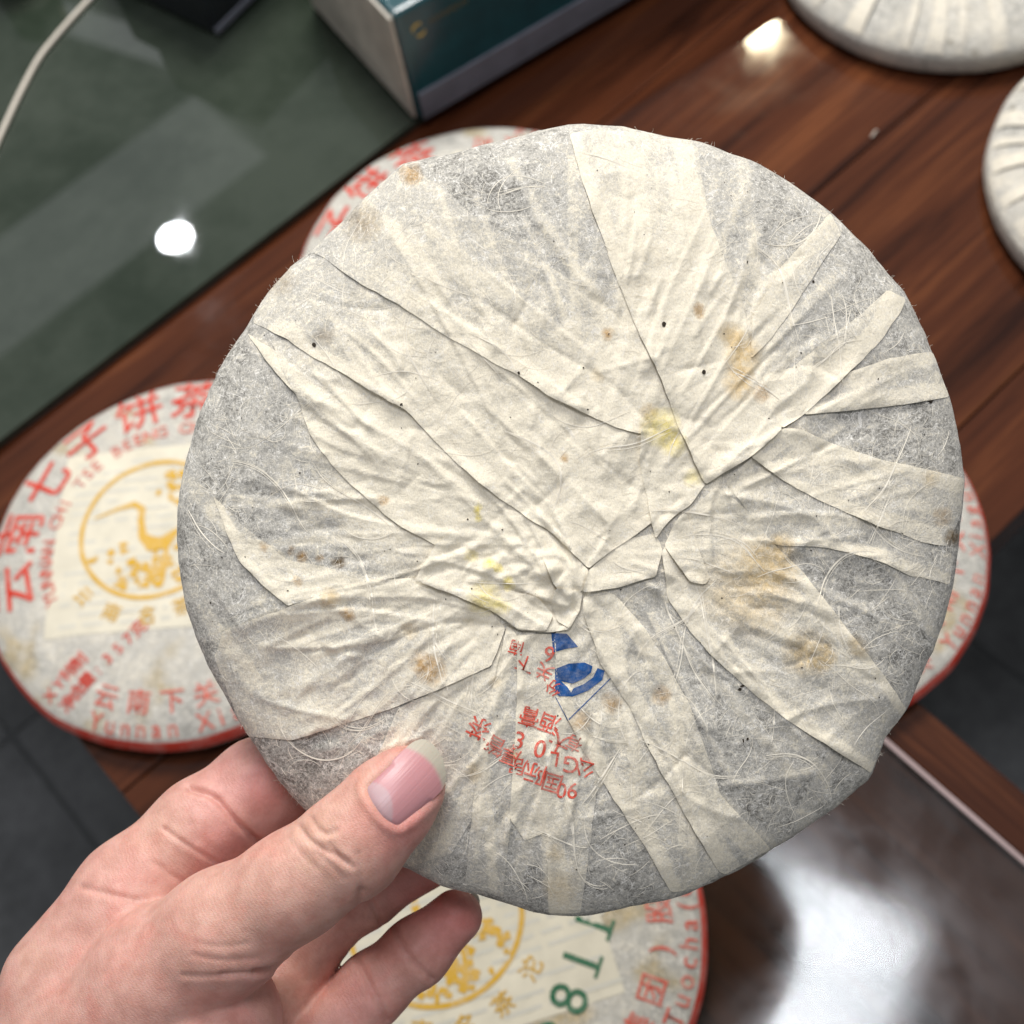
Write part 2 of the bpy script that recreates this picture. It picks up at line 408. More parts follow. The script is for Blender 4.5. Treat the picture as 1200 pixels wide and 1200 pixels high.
# ------------------------------------------------------------------ tea cakes lying on the table, front up
RC = .1
def cake_profile(s, top=.024, rim=.011, p=4.0):
    return rim + (top - rim) * np.sqrt(np.clip(1 - np.abs(s) ** p, 0, 1))
def cake_body(seed, seedr, front=True, top=.024, rim=.011):
    nt, nr = 180, 46
    th = np.linspace(0, 2 * np.pi, nt, endpoint=False)
    rr = RC * (1 + .012 * (fbm(np.cos(th) * 1.6 + 5, np.sin(th) * 1.6 + 5, 3, seed) - .5) * 2 + .006 * (vnoise(th * 9, th * 0, seed) - .5))
    ss = np.concatenate([1 - (1 - np.linspace(0.02, 1, nr)) ** 1.7])
    V = []; cov = []
    S, TT = np.meshgrid(ss, th, indexing='ij')
    RR = S * rr[None, :]; X = RR * np.cos(TT); Y = RR * np.sin(TT)
    Z = cake_profile(S, top, rim)
    wr = (fbm(X * 60, Y * 60, 3, seed + 3) - .5) * .0022 * (1 - S ** 6)
    if front:
        wr += .0009 * (np.abs(vnoise(TT * 11, S * 2, seed + 5) - .5)) * S ** 3
    else:
        wr += .0016 * np.abs(np.sin(TT * 13 + 2.5 * vnoise(TT * 5, S, seed))) ** .6 * S * (1 - S ** 10)
    Z = Z + wr
    V = np.stack([X, Y, Z], -1).reshape(-1, 3)
    # side curls under
    lo = [(1.004, .0075), (.99, .0035), (.94, .0008), (.5, .0006), (.02, .0006)]
    extra = []
    for a, z in lo: extra.append(np.stack([rr * a * np.cos(th), rr * a * np.sin(th), np.full(nt, z)], -1))
    V = np.concatenate([V] + extra); n = nr + len(lo)
    Fc = [(i * nt + j, (i + 1) * nt + j, (i + 1) * nt + (j + 1) % nt, i * nt + (j + 1) % nt) for i in range(n - 1) for j in range(nt)]
    Fc.append(tuple(range(nt - 1, -1, -1))); Fc.append(tuple((n - 1) * nt + j for j in range(nt)))
    X = V[:, 0]; Y = V[:, 1]
    def zf(x, y):
        t = np.arctan2(y, x) % (2 * np.pi)
        R0 = np.interp(t, np.append(th, 2 * np.pi), np.append(rr, rr[0]))
        s = np.hypot(x, y) / R0
        z = cake_profile(np.minimum(s, 1), top, rim) + (fbm(x * 60, y * 60, 3, seed + 3) - .5) * .0022 * (1 - np.minimum(s, 1) ** 6)
        if front: z = z + .0009 * np.abs(vnoise(t * 11, s * 2, seed + 5) - .5) * s ** 3
        return z
    return V, Fc, zf, (th, rr)
def set_paper_attrs(me, cov, stain=None):
    fattr(me, 'cov', cov)
    n = len(me.vertices)
    cattr(me, 'stain', np.zeros((n, 4)) if stain is None else stain)
def bag_obj(name, bag, mat, parent, zf, lift, rot=0.0):
    if not bag.V: return
    V = np.array(bag.V); c, s_ = math.cos(rot), math.sin(rot)
    X = V[:, 0] * c - V[:, 1] * s_; Y = V[:, 0] * s_ + V[:, 1] * c
    return mesh(name, np.stack([X, Y, zf(X, Y) + lift + V[:, 2] * .001], 1), bag.F, mat, parent, True, Vector((0, 0, 1)))
def front_cake(px, py, up_deg_img, seed, label, z0=0.0, seal_deg=None, scale=1.0, cstart=107):
    c = tab(px, py, z0 + .018)
    root = empty('tea_cake', (c[0], c[1], z0)); root.scale = (scale,) * 3
    tag(root, label, 'tea cake', 'printed tea cakes lying on the table')
    # image direction -> world direction at this spot
    q = tab(px + 20 * math.cos(math.radians(up_deg_img)), py - 20 * math.sin(math.radians(up_deg_img)), z0 + .018) - c
    up = math.atan2(q[1], q[0])
    V, Fc, zf, (th, rr) = cake_body(seed, 0)
    wrap = o = mesh('paper_wrapper', V, Fc, MAT['paper_bg'], root)
    s = np.hypot(V[:, 0], V[:, 1]) / RC
    cov = .35 + .3 * (fbm(V[:, 0] * 30, V[:, 1] * 30, 3, seed) - .5) + .1 * (s < .8)
    st = np.zeros((len(V), 4)); st[:, :3] = (.80, .62, .30)
    st[:, 3] = np.clip((fbm(V[:, 0] * 70, V[:, 1] * 70, 3, seed + 9) - .62) * 5, 0, .7)
    set_paper_attrs(o.data, cov, st)
    rot = up - math.pi / 2
    # red rim band wraps over the shoulder
    prof = [(.984, None), (.991, None), (.997, None), (1.003, .0102), (1.005, .0092)]
    n = len(th); BV = []
    for a, z in prof:
        X = rr * a * np.cos(th); Y = rr * a * np.sin(th)
        Z = zf(X, Y) + .0005 if z is None else np.full(n, z)
        kk = 1.0 if z is None else 1.004
        BV.append(np.stack([X * kk, Y * kk, Z], -1))
    BV = np.concatenate(BV)
    mesh('red_rim_band', BV, [(i * n + j, (i + 1) * n + j, (i + 1) * n + (j + 1) % n, i * n + (j + 1) % n) for i in range(len(prof) - 1) for j in range(n)], MAT['red'], wrap)
    D = math.degrees
    def polar(bag, text, r, a0, da, size, inward, bold, sx=1.0):
        # a measured counter-clockwise from design "up"; text on top runs clockwise, at the bottom counter-clockwise
        for i, ch in enumerate(text):
            a = a0 + da * i; t = math.radians(a + 90)
            bag.put(ch, r * RC * math.cos(t), r * RC * math.sin(t), size * RC, a if not inward else a + 180, bold, sx)
    b = Bag(); polar(b, '云南七子饼茶', .835, 48, -20.5, .265, False, .011); bag_obj('title_lettering', b, MAT['red'], wrap, zf, .00045, rot)
    b = Bag(); polar(b, 'YUNNAN CHI TSE BEENG CHA', .655, 60, -5.35, .095, False, .012); bag_obj('english_lettering', b, MAT['red_soft'], wrap, zf, .00045, rot)
    b = Bag(); polar(b, '云南下关沱茶(集团)股份有限公司', .81, cstart, 11.4, .122, True, .010); bag_obj('company_lettering', b, MAT['red_soft'], wrap, zf, .00045, rot)
    b = Bag(); polar(b, 'Yunnan Xiaguan Tuocha(Group)Co.,Ltd', .925, 106, 4.7, .112, True, .008); bag_obj('company_lettering', b, MAT['red_soft'], wrap, zf, .00045, rot)
    b = Bag()
    for i, ch in enumerate('8811'): b.put(ch, (-.285 + .155 * i) * RC, -.50 * RC, .225 * RC, 0, .006)
    for i in (2, 3): b.stroke([((-.285 + .155 * i - .045) * RC, -.580 * RC), ((-.285 + .155 * i + .045) * RC, -.580 * RC)], .014 * RC)
    bag_obj('recipe_number', b, MAT['green'], wrap, zf, .00045, rot)
    # side note
    b = Bag()
    for row, txt in enumerate(('XY特制', '净含量:357克')):
        for i, ch in enumerate(txt):
            b.put(ch, (-.92 + .02 * row + i * .066) * RC, (.02 - .105 * row - i * .009) * RC, .082 * RC, -8, .010)
    bag_obj('side_note', b, MAT['red'], wrap, zf, .00045, rot)
    # yellow seal with the crane
    sd = rot + math.radians(0 if seal_deg is None else seal_deg)
    cx, cy = 0.0, .14 * RC; r = .37 * RC
    ccx = cx * math.cos(rot) - cy * math.sin(rot); ccy = cx * math.sin(rot) + cy * math.cos(rot)
    b = Bag(); b.ring(0, 0, r, r * .06)
    b.stroke([(-.86 * r, .16 * r), (-.55 * r, .3 * r), (-.34 * r, .36 * r), (-.22 * r, .30 * r), (-.2 * r, .1 * r), (-.14 * r, -.12 * r), (0, -.24 * r), (.18 * r, -.22 * r), (.36 * r, 0)], [.02 * r, .05 * r, .09 * r, .1 * r, .09 * r, .12 * r, .22 * r, .2 * r, .04 * r])
    b.stroke([(.06 * r, -.26 * r), (.08 * r, -.5 * r), (.1 * r, -.8 * r)], .06 * r)
    b.stroke([(.2 * r, -.24 * r), (.24 * r, -.5 * r), (.22 * r, -.8 * r)], .06 * r)
    rs = np.random.default_rng(seed)
    for k in range(100):                       # rocks and grass below, pine above
        a = rs.uniform(-150, -20) if k < 66 else rs.uniform(25, 95)
        q = rs.uniform(.45, .93); x0, y0 = q * r * math.cos(math.radians(a)), q * r * math.sin(math.radians(a))
        b.poly([(x0 + rs.uniform(.02, .085) * r * math.cos(t), y0 + rs.uniform(.02, .075) * r * math.sin(t)) for t in np.linspace(0, 6.28, 7)[:-1]])
    for i, ch in enumerate('云南名茶沱'):
        t = math.radians(-130 + 22 * i); b.put(ch, 1.26 * r * math.cos(t), 1.26 * r * math.sin(t), .26 * r, -130 + 22 * i + 90, .012)
    V2 = np.array(b.V); c_, s_ = math.cos(sd), math.sin(sd)
    X = ccx + V2[:, 0] * c_ - V2[:, 1] * s_; Y = ccy + V2[:, 0] * s_ + V2[:, 1] * c_
    mesh('crane_seal', np.stack([X, Y, zf(X, Y) + .0005 + V2[:, 2] * .001], 1), b.F, MAT['gold'], wrap, True, Vector((0, 0, 1)))
    # paper ticket that shows through the wrapper
    b = Bag(); b.poly([(-.62 * RC, -.45 * RC), (.55 * RC, -.45 * RC), (.55 * RC, .55 * RC), (-.62 * RC, .55 * RC)], .004)
    trot = sd + math.radians(4)
    bag_obj('inner_ticket', b, MAT['ticket'], wrap, zf, .0002, trot)
    b = Bag()
    for row in range(17):
        yy = .48 - row * .055; xx = -.55
        while xx < .48:
            l = rs.uniform(.05, .22)
            if rs.random() > .2: b.stroke([((xx) * RC, yy * RC), ((xx + l * .5) * RC, yy * RC), ((xx + l) * RC, yy * RC)], .018 * RC)
            xx += l + .03
    bag_obj('ticket_print', b, MAT['grey_print'], wrap, zf, .0003, trot)
    return root
GTOP = GT + .0002
front_cake(211, 642, 147, 21, 'printed tea cake with red title and crane seal, overhanging the left table end', .0002, -57, 1.04)
best = None
for qx in range(500, 620, 6):
    for qy in range(270, 400, 6):
        c = tab(qx, qy, .018); pr = [project((c[0] + .105 * math.cos(t), c[1] + .105 * math.sin(t), .012)) for t in np.linspace(0, 6.28, 60)]
        e = abs(min(p[0] for p in pr) - 346) + abs(min(p[1] for p in pr) - 149)
        if best is None or e < best[0]: best = (e, qx, qy)
print('upper cake', best)
front_cake(best[1], best[2], 176, 35, 'printed tea cake half hidden between the green box and the held cake', .0002, -30, 1.05)
front_cake(924, 632, 215, 52, 'printed tea cake mostly hidden behind the held cake beside the floor gap', .0002, 20, .95)
front_cake(548, 1088, 160, 66, 'printed tea cake with green number behind the fingertips on the glass sheet', GTOP, -57, 1.02, 90)

# ------------------------------------------------------------------ tea cakes lying back up
def back_cake(px, py, seed, label, scale=1.0):
    c = tab(px, py, .018)
    root = empty('tea_cake', (c[0], c[1], .0003)); root.scale = (scale,) * 3
    tag(root, label, 'tea cake', 'pleated tea cakes lying back side up')
    V, Fc, zf, (th, rr) = cake_body(seed, 0, False, .027, .013)
    wrap = o = mesh('paper_wrapper', V, Fc, MAT['paper_bg'], root)
    s = np.hypot(V[:, 0], V[:, 1]) / RC; t = np.arctan2(V[:, 1], V[:, 0])
    cov = .40 + .5 * (fbm(V[:, 0] * 40, V[:, 1] * 40, 3, seed) - .5) + .3 * (s < .5)
    st = np.zeros((len(V), 4)); st[:, :3] = (.25, .22, .16)
    st[:, 3] = np.clip((fbm(V[:, 0] * 160, V[:, 1] * 160, 2, seed + 9) - .76) * 9, 0, .9)
    set_paper_attrs(o.data, cov, st)
    rs = np.random.default_rng(seed); a = 0
    while a < 2 * math.pi - .08:
        wd = rs.uniform(.05, .12)
        ks = np.linspace(.12, .985, 26); PV = []
        for k, q in enumerate(ks):
            for j in range(4):
                ang = a + wd * (j / 3) * (.45 + .55 * q) + .04 * math.sin(q * 4 + a * 3)
                x, y = q * RC * math.cos(ang), q * RC * math.sin(ang)
                PV.append((x, y, float(zf(np.array(x), np.array(y))) + .0016 * q * (1 - q ** 10) + .0009 + .0004 * j / 3 - .0006 * (q > .97)))
        o = mesh('paper_pleat', PV, [(k * 4 + j, k * 4 + j + 1, k * 4 + j + 5, k * 4 + j + 4) for k in range(25) for j in range(3)], MAT['paper_bg'], root, True, Vector((0, 0, 1)))
        set_paper_attrs(o.data, np.full(len(PV), rs.uniform(.6, .9)))
        a += wd + rs.uniform(.05, .22)
    # red stamp showing through at the middle
    b = Bag(); b.ring(0, 0, .2 * RC, .06 * RC, 48); b.put('茶', 0, 0, .22 * RC, 30, .02)
    bag_obj('stamp', b, MAT['red_soft'], wrap, zf, .0031)
    return root
back_cake(1116, -84, 81, 'whitish tea cake lying back side up beside the warm lamp reflection', 1.06)
back_cake(1400, 196, 93, 'whitish pleated tea cake of which only one curved rim shows on bare wood', 1.06)

# ------------------------------------------------------------------ carton, cable, dark stand
MAT['teal'] = flat_material('teal_print', (.008, .058, .070), .22, .2, .03, .5)
MAT['box_grey'] = flat_material('worn_grey_board', (.52, .48, .41), .55, .25, .03, .3, bump=.2)
MAT['box_silver'] = flat_material('silver_band', (.16, .17, .20), .3, .15, .05, .5)
MAT['gold_dim'] = flat_material('dull_gold_print', (.16, .11, .03), .5, .2, .3, .4)
MAT['gold_foil'] = flat_material('gold_foil', (.50, .36, .08), .35, .15, .3, .5)
BZ = GZ + .0002
A = tab(491, 147, BZ); Cc = tab(742, -1, BZ)
ux = (Cc - A); ux[2] = 0; ux /= np.linalg.norm(ux); uy = np.array([-ux[1], ux[0], 0])
bl = np.linalg.norm(tab(372, 12, BZ) - A)
hh = .02
while project(A + np.array([0, 0, hh]))[1] > 24: hh += .001
carton = empty('carton', tuple(A), math.atan2(ux[1], ux[0]))
tag(carton, 'teal gift carton with worn grey end and gold mark on the green mat', 'box')
LX = .34; LY = max(.1, bl * 1.05)
box('body', (0.0015, 0.0015, 0), (LX, LY, hh), MAT['teal'], carton, .004, 3)
box('end_panel', (-.0004, .004, .003), (.0016, LY - .004, hh - .003), MAT['box_grey'], carton, .0004, 1)
box('bottom_band', (.0045, -.0004, .002), (LX - .004, .0016, hh * .27), MAT['box_silver'], carton, .0003, 1)
b = Bag()
def swirl(bag, cx, cz, r):
    bag.stroke([(cx + r * math.cos(t), cz + r * math.sin(t)) for t in np.linspace(.6, 3.4, 10)], [r * (.15 + .5 * math.sin(math.pi * i / 9)) for i in range(10)])
    bag.stroke([(cx + .3 * r + .9 * r * math.cos(t), cz - .7 * r + .9 * r * math.sin(t)) for t in np.linspace(3.6, 6.2, 10)], [r * (.15 + .5 * math.sin(math.pi * i / 9)) for i in range(10)])
swirl(b, .014, hh * .80, .0034)
mesh('gold_mark', [(x, .0012, z) for x, z, _ in b.V], b.F, MAT['gold_foil'], carton, False, Vector((0, -1, 0)))
b = Bag(); rs = np.random.default_rng(4)
for i in range(14): b.stroke([(.022 + i * .0019, hh * .80 - .0016 + rs.uniform(-.0006, .0006)), (.0224 + i * .0019, hh * .80 + .0022 + rs.uniform(-.0006, .0006))], .0006)
mesh('gold_lettering', [(x, .0012, z) for x, z, _ in b.V], b.F, MAT['gold_dim'], carton, False, Vector((0, -1, 0)))

MAT['cable'] = flat_material('cable_sheath', (.55, .50, .42), .45, .06, .05, .4)
def tube(name, pts, r, mat, n=10):
    P = [np.array(p, float) for p in pts]; V = []; Fc = []
    for i, p in enumerate(P):
        t = P[min(i + 1, len(P) - 1)] - P[max(i - 1, 0)]; t /= np.linalg.norm(t)
        a = np.cross(t, [0, 0, 1.0]); a /= np.linalg.norm(a); bb = np.cross(t, a)
        for j in range(n):
            q = 2 * math.pi * j / n; V.append(p + r * (a * math.cos(q) + bb * math.sin(q)))
    Fc = [(i * n + j, i * n + (j + 1) % n, (i + 1) * n + (j + 1) % n, (i + 1) * n + j) for i in range(len(P) - 1) for j in range(n)]
    return mesh(name, V, Fc, mat)
cp = [(-60, 300), (-20, 205), (0, 160), (22, 112), (45, 68), (72, 35), (104, 0), (140, -36), (200, -80)]
cp = chaikin(chaikin(cp, False), False)
o = tube('power_cable', [tab(x, y, GZ + .0018) for x, y in cp], .0017, MAT['cable'])
tag(o, 'cream coloured power cable curving over the green glass mat', 'cable')
MAT['black'] = flat_material('black_plastic', (.012, .014, .018), .3, .2, .05, .5)
c = tab(268, -50, GZ)
st = empty('black_stand', (c[0], c[1], GZ + .0002), .2); tag(st, 'black glossy appliance base standing on the green mat beside the carton', 'appliance')
box('base', (-.06, -.045, 0), (.06, .06, .05), MAT['black'], st, .006, 3)
box('housing', (-.052, -.036, .0502), (.052, .052, .10), MAT['black'], st, .008, 3)
box('foot_trim', (-.061, -.0462, .004), (.061, -.0445, .009), MAT['box_silver'], st, .0004, 1)
MAT['tin_green'] = flat_material('green_tin', (.01, .09, .045), .3, .15, .1, .5)
c = tab(20, -28, GZ)
bm = bmesh.new(); prof = [(0, 0), (.017, 0), (.019, .002), (.019, .04), (.0175, .043), (0, .043)]
tin = empty('green_tin', (c[0], c[1], GZ + .0002)); tag(tin, 'small green tin with pale base band beside the power cable', 'tin')
def lathe(name, prof, mat, parent, n=40):
    V = [(r * math.cos(2 * math.pi * j / n), r * math.sin(2 * math.pi * j / n), z) for r, z in prof for j in range(n)]
    return mesh(name, V, [(i * n + j, i * n + (j + 1) % n, (i + 1) * n + (j + 1) % n, (i + 1) * n + j) for i in range(len(prof) - 1) for j in range(n)], mat, parent)
lathe('can', [(.0001, 0), (.017, 0), (.019, .002), (.019, .04), (.0175, .043), (.0001, .043)], MAT['tin_green'], tin)
lathe('band', [(.0192, .004), (.0194, .005), (.0194, .014), (.0192, .015)], MAT['box_grey'], tin)
# a stray fibre on the wood
c = tab(1024, 157, .0006)
o = tube('loose_fibre', [c + np.array([x * .001, .6e-3 * math.sin(x), .0004]) for x in np.linspace(-3, 3, 9)], .0005, MAT['cable'], 6)
tag(o, 'tiny pale paper shred lying on the bare wood', 'shred')

# ================================================================== the held cake
CX, CY = 670.0, 612.0
def H(px, py, z):                             # photo pixel + height in mm above the cake's middle plane -> local metres
    px = np.asarray(px, float); py = np.asarray(py, float); z = np.asarray(z, float) * .001
    d = DH - z
    x = (px - 600) / F * d - (CX - 600) / F * DH
    y = -((py - 600) / F * d - (CY - 600) / F * DH)
    return np.stack(np.broadcast_arrays(x, y, z), -1)
hc = C2W @ (np.array([(CX - 600) / F, (CY - 600) / F, 1.0]) * DH) + CAM
HM = Matrix(M.tolist()); HM.translation = Vector(hc)
held = bpy.data.objects.new('tea_cake', None); COL.objects.link(held); held.matrix_world = HM; held.empty_display_size = .02
tag(held, 'round tea cake in pleated translucent cotton paper held up in the hand', 'tea cake')
OUT = [(667, 146), (606, 161), (540, 178), (471, 192), (446, 215), (400, 261), (362, 296), (342, 311), (308, 352), (287, 386), (267, 415), (246, 457), (229, 502), (217, 540), (208, 611), (208, 643), (217, 706), (237, 764), (260, 810), (290, 860), (321, 906), (352, 943), (395, 980), (436, 1002), (479, 1018), (517, 1038), (557, 1047), (607, 1062), (643, 1072), (687, 1072), (740, 1063), (807, 1047), (850, 1027), (908, 993), (958, 960), (987, 939), (1017, 914), (1023, 906), (1037, 864), (1062, 831), (1079, 793), (1100, 743), (1117, 685), (1125, 622), (1130, 568), (1125, 515), (1112, 461), (1092, 411), (1081, 382), (1060, 344), (1029, 307), (1008, 282), (975, 250), (938, 223), (900, 198), (858, 180), (821, 167), (779, 159), (725, 148)]
oa = np.array([math.atan2(y - CY, x - CX) % (2 * math.pi) for x, y in OUT]); orr = np.array([math.hypot(x - CX, y - CY) for x, y in OUT])
k = np.argsort(oa); oa = oa[k]; orr = orr[k]
oa3 = np.concatenate([oa - 2 * np.pi, oa, oa + 2 * np.pi]); or3 = np.tile(orr, 3)
def RO(t):
    t = np.asarray(t) % (2 * np.pi)
    return np.interp(t, oa3, or3) + 1.6 * (vnoise(t * 40, t * 0 + 3.3, 4) - .5) + 2.2 * (vnoise(t * 14, t * 0 + 1.1, 8) - .5)
X0, Y0, NW = 190, 130, 960
GY, GX = np.mgrid[Y0:Y0 + NW, X0:X0 + NW].astype(float)
S = np.hypot(GX - CX, GY - CY) / RO(np.arctan2(GY - CY, GX - CX))
Sc = np.minimum(S, 1)
DOME = 13.0 * np.sqrt(np.clip(1 - Sc ** 4.2, 0, 1))
# gathers: wrinkles run towards the tied middle
gth = np.arctan2(GY - 640, GX - 690); gr_ = np.hypot(GX - 690, GY - 640)
fade = (1 - Sc ** 8)
WR = 1.1 * (fbm(gth * 4.2 + 30, gr_ / 260, 3, 2) - .5) * np.clip(gr_ / 160, .25, 1) * fade
WR += .55 * (np.abs(fbm(gth * 9 + 11, gr_ / 120, 3, 5) - .5) * 2) * np.clip(gr_ / 200, .2, 1) * fade
WR += .55 * (1 - np.abs(2 * fbm(GX / 60, GY / 60, 3, 9) - 1)) * (.35 + .65 * fade)
WR += .22 * (1 - np.abs(2 * fbm(GX / 21, GY / 21, 2, 13) - 1))
WR += 2.4 * (np.abs(2 * fbm(GX / 34, GY / 30, 3, 23) - 1)) * np.exp(-(polydist(GX, GY, [(560, 655), (640, 670), (672, 700)]) / 38) ** 2)
WR += 1.4 * (fbm(GX / 130, GY / 130, 2, 17) - .5) * fade
CREASES = [  # polyline, height mm (+ ridge / - groove), width px
 ([(554, 348), (571, 357), (600, 377), (642, 407), (696, 436), (725, 457), (762, 500)], -.55, 4),
 ([(596, 186), (637, 265), (671, 315), (692, 340)], .9, 9), ([(612, 250), (640, 300), (655, 322)], -.7, 9),
 ([(375, 469), (425, 494), (492, 532), (560, 590)], .6, 6), ([(425, 772), (467, 747), (525, 727), (592, 735)], -.6, 3),
 ([(269, 781), (290, 810), (325, 827), (404, 843)], .9, 5), ([(208, 640), (250, 690), (285, 740)], .9, 5), ([(218, 545), (250, 580)], .7, 5),
 ([(850, 580), (920, 592), (962, 610), (996, 648), (1037, 660), (1112, 685)], .9, 8), ([(1037, 660), (1060, 690), (1085, 730)], .8, 5),
 ([(1050, 680), (1070, 700), (1090, 740)], -.8, 7), ([(905, 850), (960, 826), (1037, 818), (1062, 831)], .6, 4), ([(925, 780), (980, 760), (940, 745)], -.5, 4),
 ([(690, 765), (760, 860), (800, 930), (835, 1015)], -.5, 5), ([(848, 920), (900, 916), (950, 905)], .6, 6), ([(745, 835), (780, 880), (820, 970)], .5, 5),
 ([(667, 560), (620, 600), (660, 640)], -.6, 5), ([(560, 470), (640, 540), (710, 610)], .7, 8), ([(600, 440), (680, 520), (740, 570)], -.5, 8),
 ([(500, 540), (560, 600), (640, 680)], .7, 6), ([(640, 620), (665, 650), (672, 690)], -.8, 5), ([(615, 640), (640, 660), (650, 700)], .8, 5), ([(600, 690), (640, 720), (672, 715)], -.7, 4),
 ([(735, 205), (730, 330), (765, 420)], .7, 8), ([(790, 165), (808, 260), (826, 330)], .6, 7), ([(725, 170), (700, 205), (735, 200)], .5, 5),
 ([(905, 480), (950, 445), (955, 400)], .5, 4), ([(905, 440), (950, 425), (985, 445)], -.6, 4), ([(885, 300), (905, 320), (940, 300)], -.5, 4),
 ([(420, 870), (460, 900), (500, 890)], .5, 6), ([(310, 870), (400, 880), (460, 850)], .5, 7), ([(300, 440), (380, 470), (450, 540)], .6, 7),
 ([(560, 1040), (590, 1000), (600, 930)], .6, 5), ([(643, 1072), (648, 1010), (640, 950)], .7, 4), ([(687, 1068), (672, 1000), (668, 940)], .6, 4),
 ([(830, 700), (875, 740), (935, 765), (960, 740)], -.45, 4), ([(850, 690), (870, 730), (840, 760)], .45, 4)]
def win(pts, pad):
    xs = [p[0] for p in pts]; ys = [p[1] for p in pts]
    a = int(max(0, min(ys) - pad - Y0)); b = int(min(NW, max(ys) + pad - Y0)); c = int(max(0, min(xs) - pad - X0)); d = int(min(NW, max(xs) + pad - X0))
    return slice(a, max(b, a + 2)), slice(c, max(d, c + 2))
for q in range(560):                          # crumple: short soft folds, mostly pointing at the tied middle
    a = rng.uniform(0, 2 * np.pi); r = 430 * math.sqrt(rng.uniform(.004, .92)); x, y = CX + r * math.cos(a), CY + r * math.sin(a)
    d0 = math.atan2(650 - y, 680 - x) + rng.normal(0, .22 if rng.random() < .8 else 1.1); L = rng.uniform(22, 110) * (.5 + .6 * r / 430); bend = rng.normal(0, .25)
    pts = []
    for k in range(5):
        pts.append((x, y)); x += math.cos(d0) * L / 5; y += math.sin(d0) * L / 5; d0 += bend / 5 + rng.normal(0, .08)
    CREASES.append((pts, rng.choice([-1, 1]) * rng.uniform(.15, .55), rng.uniform(2.5, 7.0)))
SAW = [([(612, 602), (630, 630), (644, 676)], .9, 9, 1), ([(648, 600), (668, 640), (676, 690)], .9, 9, 1), ([(590, 560), (640, 610), (685, 660)], .8, 10, -1), ([(540, 546), (600, 610), (650, 690)], .7, 10, 1), ([(700, 590), (715, 625), (690, 660)], .7, 8, 1),
 ([(520, 690), (580, 700), (640, 735)], .7, 7, -1), ([(500, 655), (560, 668), (630, 700), (668, 712)], .8, 9, 1), ([(785, 505), (800, 560), (805, 592)], .6, 7, -1), ([(905, 480), (880, 520), (850, 545)], .6, 8, 1), ([(850, 545), (830, 600), (835, 660)], .6, 10, -1),
 ([(683, 700), (700, 760), (720, 800)], .6, 8, 1), ([(600, 745), (585, 800), (575, 840)], .6, 8, 1), ([(560, 790), (500, 830), (460, 900)], .6, 12, -1), ([(430, 700), (500, 700), (560, 715)], .6, 8, 1), ([(330, 720), (420, 712), (520, 730)], .7, 12, -1), ([(300, 760), (400, 760), (480, 745)], .6, 10, 1),
 ([(650, 640), (672, 665), (668, 720)], .9, 7, -1), ([(655, 600), (610, 560), (540, 480)], .6, 14, 1), ([(720, 560), (640, 480), (540, 400)], .5, 14, -1), ([(700, 420), (600, 340), (500, 260)], .5, 16, 1), ([(690, 480), (560, 390), (450, 320)], .5, 13, 1), ([(790, 480), (770, 380), (745, 230)], .6, 14, -1), ([(830, 500), (820, 380), (790, 190)], .6, 13, 1)]
for q in range(64):
    a = (q + rng.uniform(0, .9)) * 2 * np.pi / 64; r0 = rng.uniform(110, 300); r1 = rng.uniform(330, 440); a1 = a + rng.normal(0, .07)
    gx0, gy0 = 690 + r0 * math.cos(a), 620 + r0 * .85 * math.sin(a); gx1, gy1 = CX + r1 * math.cos(a1), CY + r1 * math.sin(a1)
    mxy = ((gx0 + gx1) / 2 + rng.normal(0, 6), (gy0 + gy1) / 2 + rng.normal(0, 6))
    SAW.append(([(gx0, gy0), mxy, (gx1, gy1)], rng.uniform(.2, .75), rng.uniform(6, 16), rng.choice([-1, 1])))
DBL = np.zeros((NW, NW))
for pts, hgt, wd, side in SAW:                # small one-sided pleats: soft on one flank, sharp on the other
    sl = win(pts, wd * 4 + 4); P = densify(chaikin(chaikin(pts, False), False), 12, False); gx, gy = GX[sl], GY[sl]
    bd = np.full(gx.shape, 1e9); sg = np.zeros(gx.shape); tt = np.zeros(gx.shape); n_ = len(P) - 1
    for i, ((x0, y0), (x1, y1)) in enumerate(zip(P[:-1], P[1:])):
        dx, dy = x1 - x0, y1 - y0; t = np.clip(((gx - x0) * dx + (gy - y0) * dy) / (dx * dx + dy * dy + 1e-9), 0, 1)
        d = np.hypot(gx - x0 - t * dx, gy - y0 - t * dy); k = d < bd
        bd = np.where(k, d, bd); sg = np.where(k, np.sign((gx - x0) * dy - (gy - y0) * dx), sg); tt = np.where(k, (i + t) / n_, tt)
    pr = np.where(sg == side, np.exp(-bd / wd), np.exp(-bd / 1.3)) * np.sin(np.pi * np.clip(tt, 0, 1)) ** .5
    WR[sl] += hgt * pr * (.3 + .7 * fade[sl])
    DBL[sl] = np.maximum(DBL[sl], .20 * (sg == side) * np.clip((wd * .8 - bd) / 2 + .5, 0, 1) * (np.sin(np.pi * np.clip(tt, 0, 1)) > .1))
WOB = .6 + .8 * vnoise(GX / 25, GY / 25, 21)
for pts, hgt, wd in CREASES:
    sl = win(pts, wd * 4 + 3)
    d = polydist(GX[sl], GY[sl], chaikin(pts, False))
    WR[sl] += hgt * np.exp(-(d / (wd * 1.15)) ** 1.05) * WOB[sl] * (.3 + .7 * fade[sl])
ZB = DOME + WR * np.clip((1 - Sc) * 9, .12, 1)
OFF = np.zeros((NW, NW)); CNT = np.zeros((NW, NW))
